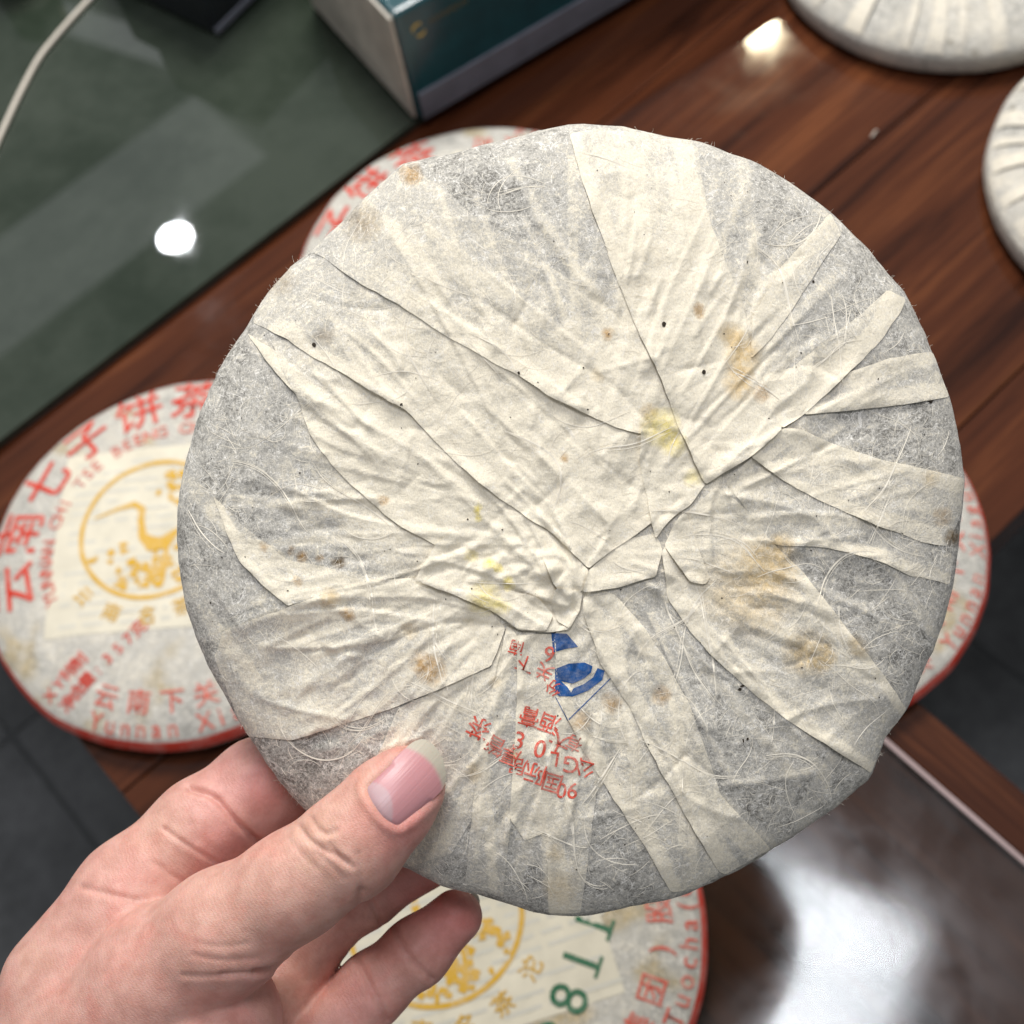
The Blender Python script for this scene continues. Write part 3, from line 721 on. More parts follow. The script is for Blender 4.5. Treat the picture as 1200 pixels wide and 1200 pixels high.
# how many hidden layers are bunched up under the surface
core = polydist(GX, GY, [(470, 560), (560, 640), (640, 620), (720, 520), (830, 440)])
core2 = polydist(GX, GY, [(480, 400), (620, 480), (740, 440), (790, 330), (740, 230)])
FIELD = .27 + DBL + .62 * np.exp(-(core / 105) ** 2) + .30 * np.exp(-(core2 / 90) ** 2) + .08 * np.exp(-(gr_ / 250) ** 2)
for pts, wd, am in (([(742, 190), (735, 330), (765, 430)], 15, .16), ([(800, 165), (815, 250), (838, 330)], 13, .22), ([(600, 190), (648, 280), (700, 350)], 6, .25), ([(215, 560), (290, 640), (420, 690)], 8, .22),
    ([(222, 690), (255, 740), (300, 800)], 9, .2), ([(640, 930), (655, 1068)], 14, .25), ([(570, 900), (578, 1040)], 5, .25), ([(845, 930), (905, 990)], 6, .22), ([(300, 400), (380, 470), (470, 560)], 8, .22), ([(905, 330), (955, 290), (985, 262)], 8, .2),
    ([(1037, 660), (1075, 712), (1095, 745)], 6, .2), ([(930, 520), (1000, 560), (1100, 600)], 9, .14), ([(950, 450), (1000, 415), (1050, 370)], 8, .18), ([(250, 600), (330, 690), (400, 700)], 8, .2), ([(500, 1020), (545, 940), (585, 850)], 7, .2), ([(850, 920), (900, 912), (955, 902)], 5, .2),
    ([(420, 240), (500, 300), (590, 345)], 10, .14), ([(710, 735), (790, 850), (838, 1000)], 8, .16), ([(870, 185), (880, 260), (888, 330)], 6, .2), ([(975, 890), (940, 960)], 10, .15)):
    sl = win(pts, 40); d = polydist(GX[sl], GY[sl], chaikin(pts, False)); sw = wd * (.6 + .8 * vnoise(GX[sl] / 35, GY[sl] / 35, 77))
    FIELD[sl] += am * np.clip((sw - d) / 2.5 + .5, 0, 1)
def boxblur(a, r):
    k = 2 * r + 1
    for ax in (0, 1):
        p = np.pad(a, [(r + 1, r) if i == ax else (0, 0) for i in (0, 1)], mode='edge'); c = np.cumsum(p, axis=ax)
        a = (np.take(c, range(k, c.shape[ax]), ax) - np.take(c, range(0, c.shape[ax] - k), ax)) / k
    return a
def samp(A, x, y):
    x = np.clip(np.asarray(x) - X0, 0, NW - 1.001); y = np.clip(np.asarray(y) - Y0, 0, NW - 1.001)
    i = x.astype(int); j = y.astype(int); fx = x - i; fy = y - j
    return (A[j, i] * (1 - fx) + A[j, i + 1] * fx) * (1 - fy) + (A[j + 1, i] * (1 - fx) + A[j + 1, i + 1] * fx) * fy
BR = (.62, .42, .22); DK = (.36, .26, .15); YE = (.98, .88, .30); TN = (.82, .68, .47)
STAINS = [(483, 203, 11, .8, BR), (425, 262, 18, .45, DK), (870, 415, 17, .8, TN), (866, 448, 15, .8, TN), (856, 392, 12, .6, TN), (893, 462, 8, .6, BR), (712, 392, 6, .8, BR), (819, 364, 6, .6, BR),
 (945, 765, 22, .7, TN), (965, 772, 12, .8, TN), (880, 690, 42, .55, TN), (905, 660, 24, .5, TN), (915, 640, 12, .6, TN), (1005, 758, 10, .5, TN), (505, 785, 14, .85, BR), (490, 775, 10, .5, BR), (408, 718, 7, .8, BR), (386, 702, 9, .6, TN),
 (450, 587, 6, .9, BR), (356, 652, 6, .8, BR), (376, 655, 4, .7, BR), (396, 660, 6, .9, DK), (342, 645, 4, .6, BR), (350, 682, 5, .6, BR), (310, 640, 5, .5, BR), (1117, 630, 8, 1.0, DK), (1105, 605, 9, .5, BR),
 (775, 815, 9, .6, BR), (715, 822, 9, .6, BR), (680, 845, 10, .5, BR), (600, 886, 7, .6, BR), (580, 800, 6, .4, TN), (662, 535, 4, .6, BR), (480, 740, 8, .4, TN), (555, 905, 8, .5, TN), (655, 1040, 16, .35, TN), (760, 480, 8, .5, TN), (650, 1000, 8, .4, TN),
 (775, 500, 17, .55, YE), (790, 520, 12, .45, YE), (812, 560, 9, .35, YE), (560, 595, 5, .8, YE), (562, 606, 4, .7, YE), (552, 650, 6, .5, YE), (573, 660, 6, .95, YE), (583, 666, 5, .95, YE), (596, 684, 6, .8, YE), (568, 702, 15, .5, YE), (588, 712, 8, .4, YE), (700, 440, 7, .4, TN), (1090, 560, 8, .4, TN), (330, 330, 14, .35, DK), (380, 395, 9, .35, DK)]
def stain_at(x, y):
    A = np.zeros((len(x), 4)); A[:, :3] = 1; wsum = np.zeros(len(x)); col = np.zeros((len(x), 3))
    jx = x + 9 * (fbm(x / 14, y / 14, 3, 31) - .5); jy = y + 9 * (fbm(x / 14, y / 14, 3, 37) - .5)
    for sx, sy, r, a, c in STAINS:
        r, a = r * 1.12, min(1.0, a * 1.35)
        v = a * np.clip(1.35 - np.hypot(jx - sx, jy - sy) / r, 0, 1) ** .7
        col += v[:, None] * np.array(c); wsum += v
    k = wsum > 1e-4; A[k, :3] = col[k] / wsum[k][:, None]; A[:, 3] = np.clip(wsum, 0, 1)
    return A
def rimpush(x, y, off):
    t = np.arctan2(y - CY, x - CX); ro = RO(t); s = np.hypot(x - CX, y - CY) / ro
    s2 = np.minimum(s, 1.0); r = s2 * ro + off * s2 ** 12 * 3.0
    return CX + r * np.cos(t), CY + r * np.sin(t)
# tea cake inside the wrapper: the wrapper's first layer
nt, nr = 760, 190
th = np.linspace(0, 2 * np.pi, nt, endpoint=False); ss = 1 - (1 - np.linspace(.004, 1, nr)) ** 1.6
SS, TT = np.meshgrid(ss, th, indexing='ij'); PX = CX + SS * RO(TT) * np.cos(TT); PY = CY + SS * RO(TT) * np.sin(TT)
dome = 13.0 * np.sqrt(np.clip(1 - SS ** 4.2, 0, 1))
ZZ = dome + samp(ZB - DOME, PX, PY)
front = H(PX, PY, ZZ).reshape(-1, 3)
back = []
for q in (.999, .995, .985, .96, .9, .8, .5, .02):
    bx = CX + q * RO(th) * np.cos(th); by = CY + q * RO(th) * np.sin(th)
    back.append(H(bx, by, -12.0 * np.sqrt(max(0, 1 - q ** 4.2)) * np.ones(nt) - .1))
V = np.concatenate([front] + back); n = nr + len(back)
Fc = [(i * nt + j, i * nt + (j + 1) % nt, (i + 1) * nt + (j + 1) % nt, (i + 1) * nt + j) for i in range(n - 1) for j in range(nt)]
Fc.append(tuple(range(nt))); Fc.append(tuple((n - 1) * nt + j for j in range(nt - 1, -1, -1)))
bx = np.concatenate([PX.ravel(), np.tile(PX[-1], len(back))]); by = np.concatenate([PY.ravel(), np.tile(PY[-1], len(back))])
base = mesh('paper_wrapper', V, Fc, MAT['paper'], held)
bmx = bmesh.new(); bmx.from_mesh(base.data); bmesh.ops.recalc_face_normals(bmx, faces=list(bmx.faces)); bmx.to_mesh(base.data); bmx.free()
fieldv = samp(FIELD, bx, by)
set_paper_attrs(base.data, fieldv, stain_at(bx, by))

E1 = [(379, 302), (421, 332), (467, 357), (517, 390), (575, 423), (608, 440), (642, 463), (672, 478), (720, 500), (750, 508)]
E2 = [(337, 398), (367, 419), (400, 436), (433, 457), (475, 480), (500, 508), (529, 536), (562, 567), (612, 602), (648, 626), (672, 648)]
E3 = [(290, 390), (312, 423), (342, 457), (375, 490), (408, 511), (437, 540)]
E5 = [(362, 507), (388, 544), (417, 573), (450, 602), (471, 619), (512, 639)]
E9 = [(290, 862), (342, 867), (408, 847), (467, 827), (533, 800), (575, 781), (590, 743)]
E14 = [(667, 157), (683, 215), (704, 273), (725, 332), (750, 394), (775, 444), (794, 498), (821, 557), (827, 567)]
KN = [(827, 567), (883, 534), (917, 502)]
E16 = [(719, 695), (758, 739), (787, 785), (808, 827), (829, 885), (844, 931), (867, 956), (904, 995)]
E17 = [(683, 718), (704, 777), (737, 827), (762, 881), (792, 935), (825, 993), (842, 1020)]
E18 = [(650, 742), (652, 800), (662, 834), (684, 880), (708, 920), (746, 977), (787, 1045)]
E19 = [(606, 744), (606, 810), (604, 860), (600, 904), (598, 960)]
E20 = [(594, 732), (578, 804), (566, 832), (563, 880), (552, 960)]
E11 = [(775, 647), (783, 702), (808, 739), (837, 772), (875, 806), (921, 843), (975, 877), (1021, 906)]
U11 = [(840, 570), (875, 597), (908, 639), (942, 672), (975, 714), (1008, 756), (1037, 793), (1062, 831)]
E22 = [(917, 502), (938, 502), (975, 519), (1025, 536), (1067, 546), (1129, 561)]
E23 = [(881, 536), (917, 563), (967, 590), (1025, 615), (1083, 636)]
rv = lambda e: list(reversed(e))
LIP = [(552, 706), (584, 720), (608, 738), (640, 741), (668, 738), (678, 716), (682, 694)]
# polygon, free edges, lift mm, coverage, doubled strip px
FLAPS = [
 ([(467, 830), (533, 800), (575, 783), (590, 745)] + E20[1:] + [(530, 1000), (480, 1016), (440, 960), (433, 902), (450, 868)], [[(467, 830), (450, 868), (433, 902)]], .35, .52, 0),
 (E20 + [(545, 1036), (590, 1052), (598, 960)] + rv(E19)[1:], [E20], .6, .40, 10),
 (E19 + [(615, 985), (640, 975), (643, 1070), (680, 1069), (690, 1000), (700, 925)] + rv(E18[:5]), [E19], .65, .50, 9),
 (E18 + [(817, 1041), (842, 1022)] + rv(E17) , [E18], .75, .46, 16),
 ([(683, 700)] + E16 + [(850, 1024)] + rv(E17), [E16, E17], .75, .34, 22),
 (E23 + [(1118, 650), (1112, 685), (1060, 672), (1037, 660), (996, 648), (955, 640), (908, 639), (875, 597), (850, 565)], [[(1112, 685), (1060, 672), (1037, 660), (996, 648), (955, 640)]], .45, .40, 12),
 (E11 + [(1034, 868)] + rv(U11) + [(805, 600)], [E11, U11[3:]], 1.1, .52, 14),
 (E22 + [(1127, 600), (1110, 640)] + rv(E23), [E22, E23], .85, .42, 15),
 ([(942, 486), (1030, 478), (1112, 466), (1103, 440), (1092, 412), (1040, 420), (996, 436)], [[(942, 486), (1030, 478), (1112, 466)], [(1092, 412), (1040, 420), (996, 436)]], .85, .42, 16),
 ([(973, 250), (917, 311), (881, 373), (880, 420), (905, 395), (940, 345), (985, 275)], [[(973, 250), (917, 311), (881, 373), (880, 420)]], .5, .50, 8),
 ([(1062, 350), (1056, 365), (1033, 398), (996, 436), (942, 486), (917, 502), (900, 473), (893, 440), (930, 430), (960, 405), (1000, 375), (1040, 340)], [[(1060, 355), (1033, 398), (996, 436), (942, 486), (917, 502)]], .9, .52, 22),
 ([(250, 581), (283, 614), (337, 656), (400, 668), (440, 680), (383, 697), (337, 710), (308, 685), (281, 658), (262, 614)], [[(250, 581), (262, 614), (281, 658), (308, 685), (337, 710)]], 1.0, .46, 10),
 ([(262, 739), (325, 716), (383, 695), (433, 681), (483, 677), (530, 690), (565, 705), (592, 735)] + rv(E9) + [(268, 815), (252, 770)], [E9, [(262, 739), (325, 716), (383, 695), (433, 681), (483, 677)]], 1.0, .55, 0),
 (E3 + [(445, 552), (480, 545), (440, 502), (390, 468), (335, 420)], [E3], .95, .46, 12),
 (E5 + [(560, 645), (610, 660), (660, 655), (672, 648)] + rv(E2)[1:] + [(318, 400), (330, 430), (350, 470)], [E5], .95, .42, 20),
 ([(500, 655), (512, 636), (545, 610), (575, 590), (612, 602), (648, 626), (672, 648), (690, 668)] + rv(LIP) + [(520, 692), (485, 680)], [LIP, [(500, 655), (485, 680), (520, 692)]], 1.7, .95, 0),
 ([(690, 668), (712, 648), (740, 630), (768, 626), (776, 645), (768, 676), (724, 688), (682, 694)], [[(682, 694), (724, 688), (768, 676)]], 1.0, .62, 0),
 (E2 + [(690, 666), (712, 648), (740, 630), (766, 612), (760, 592), (749, 540), (752, 502)] + rv(E1)[1:] + [(342, 311), (308, 352), (296, 378)], [E2, [(672, 648), (690, 666), (712, 648), (740, 630), (766, 612)]], 1.0, .44, 18),
 (E1 + [(798, 505), (775, 444), (750, 398), (700, 348), (642, 311), (592, 273), (554, 252), (517, 219), (475, 194), (446, 215), (400, 261), (364, 296)], [E1], .95, .42, 0),
 ([(752, 500), (749, 540), (760, 592), (768, 632), (790, 604), (808, 593), (827, 567), (821, 557), (800, 500), (775, 490)], [[(752, 500), (749, 540), (760, 592), (768, 632), (790, 604), (808, 593)]], 1.1, .85, 0),
 (E14 + KN[1:] + [(900, 473), (890, 432), (879, 407), (871, 357), (850, 307), (829, 248), (817, 172), (760, 156), (700, 152)], [E14, KN], 1.15, .40, 12),
 ([(778, 640), (796, 604), (804, 600), (812, 624), (832, 678), (826, 685), (810, 683), (792, 660)], [[(778, 640), (792, 660), (810, 683), (826, 685), (832, 678), (812, 624), (804, 600)]], .9, .8, 0),
]
FLAPS[16:16] = [([(640, 632), (672, 648), (690, 668), (684, 690), (664, 704), (648, 682), (636, 655)], [[(684, 690), (664, 704), (648, 682), (636, 655)]], 1.2, .95, 0),
 ([(652, 688), (682, 694), (679, 716), (668, 737), (652, 728), (646, 706)], [[(652, 688), (646, 706), (652, 728)], [(682, 694), (679, 716), (668, 737)]], 1.1, .95, 0),
 ([(552, 706), (590, 690), (630, 700), (648, 720), (640, 740), (608, 737), (584, 720)], [[(590, 690), (630, 700), (648, 720)]], .8, .95, 0)]
def samp_w(A, sl, x, y):
    x = np.clip(x - X0 - sl[1].start, 0, A.shape[1] - 1.001); y = np.clip(y - Y0 - sl[0].start, 0, A.shape[0] - 1.001)
    i = x.astype(int); j = y.astype(int); fx = x - i; fy = y - j
    return (A[j, i] * (1 - fx) + A[j, i + 1] * fx) * (1 - fy) + (A[j + 1, i] * (1 - fx) + A[j + 1, i + 1] * fx) * fy
for idx, (poly, free, lift, cov, strip) in enumerate(FLAPS):
    b = chaikin(densify(poly, 9), True); b = densify(b, 5)
    b = [(x + 2.4 * (float(fbm(x / 16, y / 16, 2, 41)) - .5), y + 2.4 * (float(fbm(x / 16, y / 16, 2, 43)) - .5)) for x, y in b]
    sl = win(b, 28); gx, gy = GX[sl], GY[sl]; OW = OFF[sl]
    ins = inpoly(gx, gy, b)
    dil = np.maximum(OW, boxblur(OW, 6)); drape = np.maximum(dil, boxblur(dil, 9))
    dfree = np.full(gx.shape, 1e9)
    for e in free: dfree = np.minimum(dfree, polydist(gx, gy, densify(e, 9, False)))
    wob = (.12 + 2.1 * vnoise(gx / 42, gy / 42, 50 + idx) ** 1.7) * np.clip((1.0 - Sc[sl]) * 12, .08, 1)
    L = lift * wob * np.exp(-dfree / 15) - .45 * lift * wob * np.exp(-dfree / 2.2)
    Of = drape + .16 + L
    V2, Fc = fill2d(b, 2.7)
    x, y = V2[:, 0], V2[:, 1]
    off = samp_w(Of, sl, x, y)
    px, py = rimpush(x, y, off)
    xc, yc = rimpush(x, y, off * 0)
    z = samp(ZB, xc, yc) + off * np.clip(1.5 - 1.2 * np.minimum(samp(Sc, xc, yc), 1) ** 10, .2, 1)
    o = mesh('paper_fold', H(px, py, z), Fc, MAT['paper'], held, True, Vector((0, 0, 1)))
    cv = samp(FIELD, x, y) + (cov - .22) * (.6 + .9 * vnoise(x / 70, y / 70, 90 + idx)) + .05 * samp(CNT, x, y)
    if strip:
        df = samp_w(np.minimum(dfree, 500), sl, x, y); sw = strip * (.5 + 1.1 * vnoise(x / 60, y / 60, 60 + idx))
        cv = cv + .32 * np.clip((sw - df) / 2.2 + .5, 0, 1)
    cv = np.clip(cv, 0, 1.02)
    set_paper_attrs(o.data, cv, stain_at(x, y))
    OFF[sl] = np.where(ins, Of, OW); CNT[sl] = CNT[sl] + ins
TOT = ZB + OFF * np.clip(1.5 - 1.2 * Sc ** 10, .2, 1)

# printed marks on the folded paper
def held_bag(name, bag, mat, lift):
    V2 = np.array(bag.V); x, y = V2[:, 0], V2[:, 1]
    return mesh(name, H(x, y, np.maximum(samp(TOT, x, y), samp(boxblur(TOT, 1), x, y)) + lift + V2[:, 2]), bag.F, mat, base, True, Vector((0, 0, 1)))
MAT['held_red'] = print_material('red_stamp_print', (.68, .095, .06), .6, (.74, .60, .50))
b = Bag()
def hp(ch, zx, zy, size, ang, bold=.007, sx=1.0):   # place in the enlarged crop's pixels (x5 from 540,720)
    V0, Fc = glyph(ch)
    a = math.radians(ang)
    for k, o_ in enumerate((-bold, bold)):
        V = (V0 + o_) * size * 1.12
        X = 540 + zx / 5 + V[:, 0] * math.cos(a) + V[:, 1] * math.sin(a)
        Y = 720 + zy / 5 + V[:, 0] * math.sin(a) - V[:, 1] * math.cos(a)
        b.add(list(zip(X, Y)), Fc, k * .03)
hp('南', 325, 195, 17, 195); hp('下', 375, 290, 20, 200); hp('关', 490, 335, 19, 205); hp('9', 518, 232, 24, 10); hp('份', 545, 430, 17, 215)
hp('膏', 402, 600, 23, 195); hp('酒', 520, 640, 23, 200); hp('大', 580, 745, 24, 205); hp('0', 465, 785, 27, 15); hp('3', 342, 735, 26, 15)
hp('茶', 105, 665, 25, 205); hp('管', 205, 770, 22, 208); hp('厚', 290, 830, 21, 202); hp('居', 335, 890, 20, 195); hp('际', 432, 930, 24, 198); hp('国', 535, 985, 23, 196)
hp('0', 590, 1030, 23, 8); hp('6', 655, 1030, 24, 8); hp('G', 645, 885, 25, 190); hp('公', 728, 900, 21, 200); hp('有', 665, 755, 18, 205); hp('L', 545, 850, 22, 190)
held_bag('red_lettering', b, MAT['held_red'], .13)
b = Bag()
z5 = lambda L: [(646 + (x - 530) / 5 * 1.14, 741 + (y - 105) / 5 * 1.1) for x, y in L]
b.poly(z5([(530, 108), (610, 112), (668, 182), (610, 192), (540, 212)]), 2)
b.poly(z5([(550, 300), (620, 272), (700, 265), (742, 285), (735, 318), (700, 350), (640, 378), (580, 365), (612, 395), (632, 425), (645, 402), (695, 382), (745, 345), (768, 295), (805, 310), (792, 358), (720, 415), (640, 447), (570, 445), (550, 425)]), 2)
b.stroke(densify(z5([(615, 575), (835, 350)]), 2, False), 1.2)
b.stroke(densify(z5([(615, 575), (552, 450)]), 2, False), .8)
held_bag('blue_emblem', b, MAT['blue'], .13)

# loose cotton fibres lying on the paper and fuzz at the rim
m = N('cotton_fibre'); m.b.inputs['Base Color'].default_value = (.88, .82, .69, 1); m.b.inputs['Roughness'].default_value = .7; m.b.inputs['Specular IOR Level'].default_value = .2; MAT['fibre'] = m.m
FV = []; FF = []
def ribbon(P3, wd):
    n0 = len(FV); k = len(P3)
    for i in range(k):
        t = P3[min(i + 1, k - 1)] - P3[max(i - 1, 0)]; t = t / (np.linalg.norm(t) + 1e-12)
        a = np.array([-t[1], t[0], 0]); a /= np.linalg.norm(a) + 1e-12
        ww = wd * (.35 + .65 * math.sin(math.pi * (i + .5) / k))
        FV.append(P3[i] + a * ww / 2); FV.append(P3[i] - a * ww / 2)
    for i in range(k - 1): FF.append((n0 + 2 * i, n0 + 2 * i + 1, n0 + 2 * i + 3, n0 + 2 * i + 2))
def fibre(n_, lmin, lmax, wmin, wmax, curl, bundle=1):
    cnt = 0
    while cnt < n_:
        x, y = rng.uniform(205, 1135), rng.uniform(145, 1075)
        j, i = int(y - Y0), int(x - X0)
        if S[j, i] > .985 or rng.random() < FIELD[j, i] * .75: continue
        if vnoise(x / 38, y / 38, 101) < rng.uniform(.25, .7): continue
        L = rng.uniform(lmin, lmax); k = int(max(6, L / 4.5)); a = 9 * float(vnoise(x / 110, y / 110, 103)) + rng.normal(0, .8); da = rng.normal(0, curl); pts = []
        for q in range(k):
            pts.append((x, y)); x += math.cos(a) * L / k; y += math.sin(a) * L / k
            da = da * .94 + rng.normal(0, curl * .45); a += da
        pts = np.array(pts); s_ = samp(S, pts[:, 0], pts[:, 1])
        if s_.max() > .985: continue
        z = samp(TOT, pts[:, 0], pts[:, 1]) + .10
        for q in range(bundle):
            pj = pts + (0 if q == 0 else rng.uniform(-3, 3, 2) + np.stack([np.linspace(0, rng.normal(0, 5), k), np.linspace(0, rng.normal(0, 5), k)], 1))
            ribbon(H(pj[:, 0], pj[:, 1], z + .02 * q), rng.uniform(wmin, wmax) * (1 if q == 0 else .5) * .001)
        cnt += 1
fibre(2600, 7, 22, .05, .11, .16)
fibre(480, 20, 50, .08, .16, .10)
fibre(120, 40, 110, .12, .26, .07)
fibre(46, 60, 150, .20, .40, .05, 3)
for q in range(800):
    t = rng.uniform(0, 2 * np.pi)
    if vnoise(t * 9, 2.2, 131) < rng.uniform(.3, .95): continue
    ro = float(RO(t)) - 1.0
    a = t + rng.normal(0, .9); L = rng.uniform(2, 9) * (1.6 if rng.random() < .06 else 1)
    k = 5; x = CX + ro * math.cos(t); y = CY + ro * math.sin(t); P = []; z = rng.uniform(-2, 3)
    for i in range(k):
        P.append(H(x, y, z)); x += math.cos(a) * L / k; y += math.sin(a) * L / k; a += rng.normal(0, .35); z += rng.normal(0, .25)
    ribbon(np.array(P), rng.uniform(.03, .06) * .001)
o = mesh('cotton_fibres', FV, FF, MAT['fibre'], base, False); o['kind'] = 'stuff'
MAT['speck'] = flat_material('tea_speck', (.045, .035, .025), .8, .3, 1.0)
FV = []; FF = []
sp = [(870, 804, 3), (867, 808, 2.4), (871, 868, 2.6), (876, 866, 2), (778, 380, 3.4), (1091, 470, 3.2), (953, 330, 1.8), (876, 307, 1.8), (1057, 625, 1.8), (470, 475, 3), (368, 404, 3), (608, 437, 2), (825, 436, 3)]
while len(sp) < 130:
    x, y = rng.uniform(230, 1110), rng.uniform(170, 1050)
    if samp(S, np.array([x]), np.array([y]))[0] < .95: sp.append((x, y, rng.uniform(.5, 1.3)))
for x, y, r in sp:
    n0 = len(FV); an = rng.uniform(0, 3); el = rng.uniform(.35, .9)
    for k in range(7):
        t = 2 * math.pi * k / 7; ux_, uy_ = r * math.cos(t), r * el * math.sin(t) * rng.uniform(.7, 1.2)
        xx = x + ux_ * math.cos(an) - uy_ * math.sin(an); yy = y + ux_ * math.sin(an) + uy_ * math.cos(an)
        FV.append(H(xx, yy, samp(TOT, np.array([xx]), np.array([yy]))[0] + .14))
    FF.append(tuple(range(n0, n0 + 7)))
o = mesh('tea_specks', FV, FF, MAT['speck'], base, False, Vector((0, 0, 1))); o['kind'] = 'stuff'

# ================================================================== the hand
VOX = .62
def hmm(px, py, z): return H(px, py, z) * 1000.0
def chain(pts):
    return [(hmm(p[0], p[1], p[2]), p[3]) for p in pts]
lo = np.array([-190.0, -170.0, -46.0]); hi = np.array([-15.0, -46.0, 42.0])
nn = ((hi - lo) / VOX).astype(int) + 1
ax = [np.float32(lo[i]) + np.float32(VOX) * np.arange(nn[i], dtype=np.float32) for i in range(3)]
def rcone(p0, r0, p1, r1, scale=(1, 1, 1)):
    """distance to a tapered capsule, only evaluated near it"""
    d = (p1 - p0).astype(np.float32); L2 = float((d * d).sum()) + 1e-6
    X = ax[0][:, None, None] - np.float32(p0[0]); Y = ax[1][None, :, None] - np.float32(p0[1]); Z = ax[2][None, None, :] - np.float32(p0[2])
    t = np.clip((X * d[0] + Y * d[1] + Z * d[2]) / L2, 0, 1)
    q = (X - t * d[0]) ** 2 + (Y - t * d[1]) ** 2 + (Z - t * d[2]) ** 2
    return np.sqrt(q) - (r0 + (r1 - r0) * t)
def smin(a, b, k):
    h = np.clip(.5 + .5 * (b - a) / k, 0, 1)
    return b + (a - b) * h - k * h * (1 - h)
def build(ch, k):
    d = None
    for (p0, r0), (p1, r1) in zip(ch[:-1], ch[1:]):
        c = rcone(p0, r0, p1, r1); d = c if d is None else smin(d, c, k)
    return d
THUMB = chain([(477, 919, 18.0, 9.2), (455, 943, 18.8, 10.5), (412, 990, 19.5, 11.9), (345, 1037, 19, 12.2), (262, 1092, 14, 14.6), (190, 1150, 6, 18), (120, 1230, 0, 22)])
INDEX = chain([(450, 850, -22, 8.4), (385, 882, -24, 9.6), (305, 921, -22.5, 12.2), (236, 970, -17, 12.4), (155, 1050, -13, 14.5), (75, 1150, -9, 15.5)])
RING = chain([(512, 1004, -23, 7.2), (430, 1046, -25, 8.4), (364, 1098, -25, 9.2), (330, 1165, -22, 11), (270, 1250, -14, 14)])
LITTLE = chain([(534, 1074, -20, 7.2), (488, 1116, -21, 8.4), (437, 1158, -21, 8.9), (386, 1214, -17, 10), (300, 1290, -10, 13)])
MIDDLE = chain([(470, 930, -22, 8.0), (400, 975, -25, 9.2), (320, 1045, -24, 10.5), (240, 1120, -19, 13), (170, 1200, -12, 16)])
PALM = chain([(234, 1202, 4, 20), (160, 1275, 0, 25), (80, 1350, -2, 28), (-40, 1460, -2, 29)])
PALM2 = chain([(155, 1105, -8, 15), (110, 1200, -6, 20), (50, 1310, -4, 24)])
palm = smin(build(PALM, 8), build(PALM2, 8), 10)
sdf = None
for ch, kp in ((THUMB, 2.2), (INDEX, 9.0), (MIDDLE, 9.0), (RING, 7.0), (LITTLE, 7.0)):
    dd = smin(build(ch, 5.0), palm, kp)
    sdf = dd if sdf is None else smin(sdf, dd, 1.2)
import openvdb
gridv = openvdb.FloatGrid(4.0); gridv.copyFromArray(np.clip(sdf, -4, 4).astype(np.float32))
pts, quads = gridv.convertToQuads(isovalue=0.0)
HP = pts * VOX + lo
hand = empty('hand'); hand.matrix_world = HM
tag(hand, 'left hand with long thumbnail gripping the wrapped tea cake', 'hand')
me = bpy.data.meshes.new('hand_skin'); me.from_pydata((HP * .001).tolist(), [], [tuple(int(i) for i in q) for q in quads]); me.update()
bmx = bmesh.new(); bmx.from_mesh(me); bmesh.ops.recalc_face_normals(bmx, faces=list(bmx.faces))
for _ in range(2): bmesh.ops.smooth_vert(bmx, verts=list(bmx.verts), factor=.5, use_axis_x=True, use_axis_y=True, use_axis_z=True)
bmx.to_mesh(me); bmx.free()
nv = len(me.vertices); co_ = np.empty(nv * 3, np.float32); me.vertices.foreach_get('co', co_); co_ = co_.reshape(-1, 3).astype(float)
no_ = np.empty(nv * 3, np.float32); me.vertex_normals.foreach_get('vector', no_); no_ = no_.reshape(-1, 3).astype(float)
def toppx(p):
    d = DH - p[:, 2]
    return 600 + ((p[:, 0] + (CX - 600) / F * DH) / d) * F, 600 + ((-p[:, 1] + (CY - 600) / F * DH) / d) * F
hx, hy = toppx(co_); hz = co_[:, 2] * 1000
frontf = np.clip(no_[:, 2] * 2.5 + .2, 0, 1)
disp = np.zeros(nv)
HC_ = [ # polyline, depth mm, width px, zmin, zmax
 ([(351, 970), (362, 985), (379, 996), (393, 1002), (407, 1010)], .75, 3.4, 5, 60), ([(365, 959), (373, 973), (387, 979), (393, 973)], .6, 3.2, 5, 60), ([(387, 990), (399, 1007), (413, 1016)], .6, 3.2, 5, 60),
 ([(372, 1000), (390, 1015), (402, 1030)], .3, 3, 5, 60), ([(419, 1002), (424, 1024), (421, 1052)], .3, 4, 5, 60), ([(340, 985), (352, 1000), (372, 1018)], .25, 3, 5, 60), ([(425, 1045), (421, 1056)], .8, 5, 0, 60),
 ([(215, 1143), (240, 1144), (270, 1143)], .45, 3.0, -8, 60), ([(260, 1143), (288, 1141), (312, 1138)], .8, 3.2, -8, 60), ([(300, 1140), (317, 1137), (336, 1130)], 1.7, 4.0, -8, 60), ([(225, 1120), (260, 1126), (300, 1122)], .25, 3, -8, 60), ([(230, 1105), (262, 1110), (290, 1106)], .2, 3, -8, 60),
 ([(222, 924), (250, 932), (275, 962), (300, 984), (320, 994)], 1.6, 3.6, -60, 5),
 ([(192, 971), (213, 987), (235, 1000), (256, 1012)], .6, 2.8, -60, 8), ([(181, 1011), (197, 1024), (215, 1034)], .4, 3.5, -60, 8), ([(96, 1040), (128, 1048), (160, 1055)], .6, 4, -60, 8), ([(225, 965), (230, 985)], .3, 4, -60, 8),
 ([(424, 1040), (436, 1058), (446, 1080)], .9, 3.5, -60, 0), ([(463, 1086), (470, 1108), (486, 1130), (506, 1148)], .9, 3.8, -60, 0), ([(414, 1116), (430, 1148), (454, 1196)], .9, 3.8, -60, 0)]
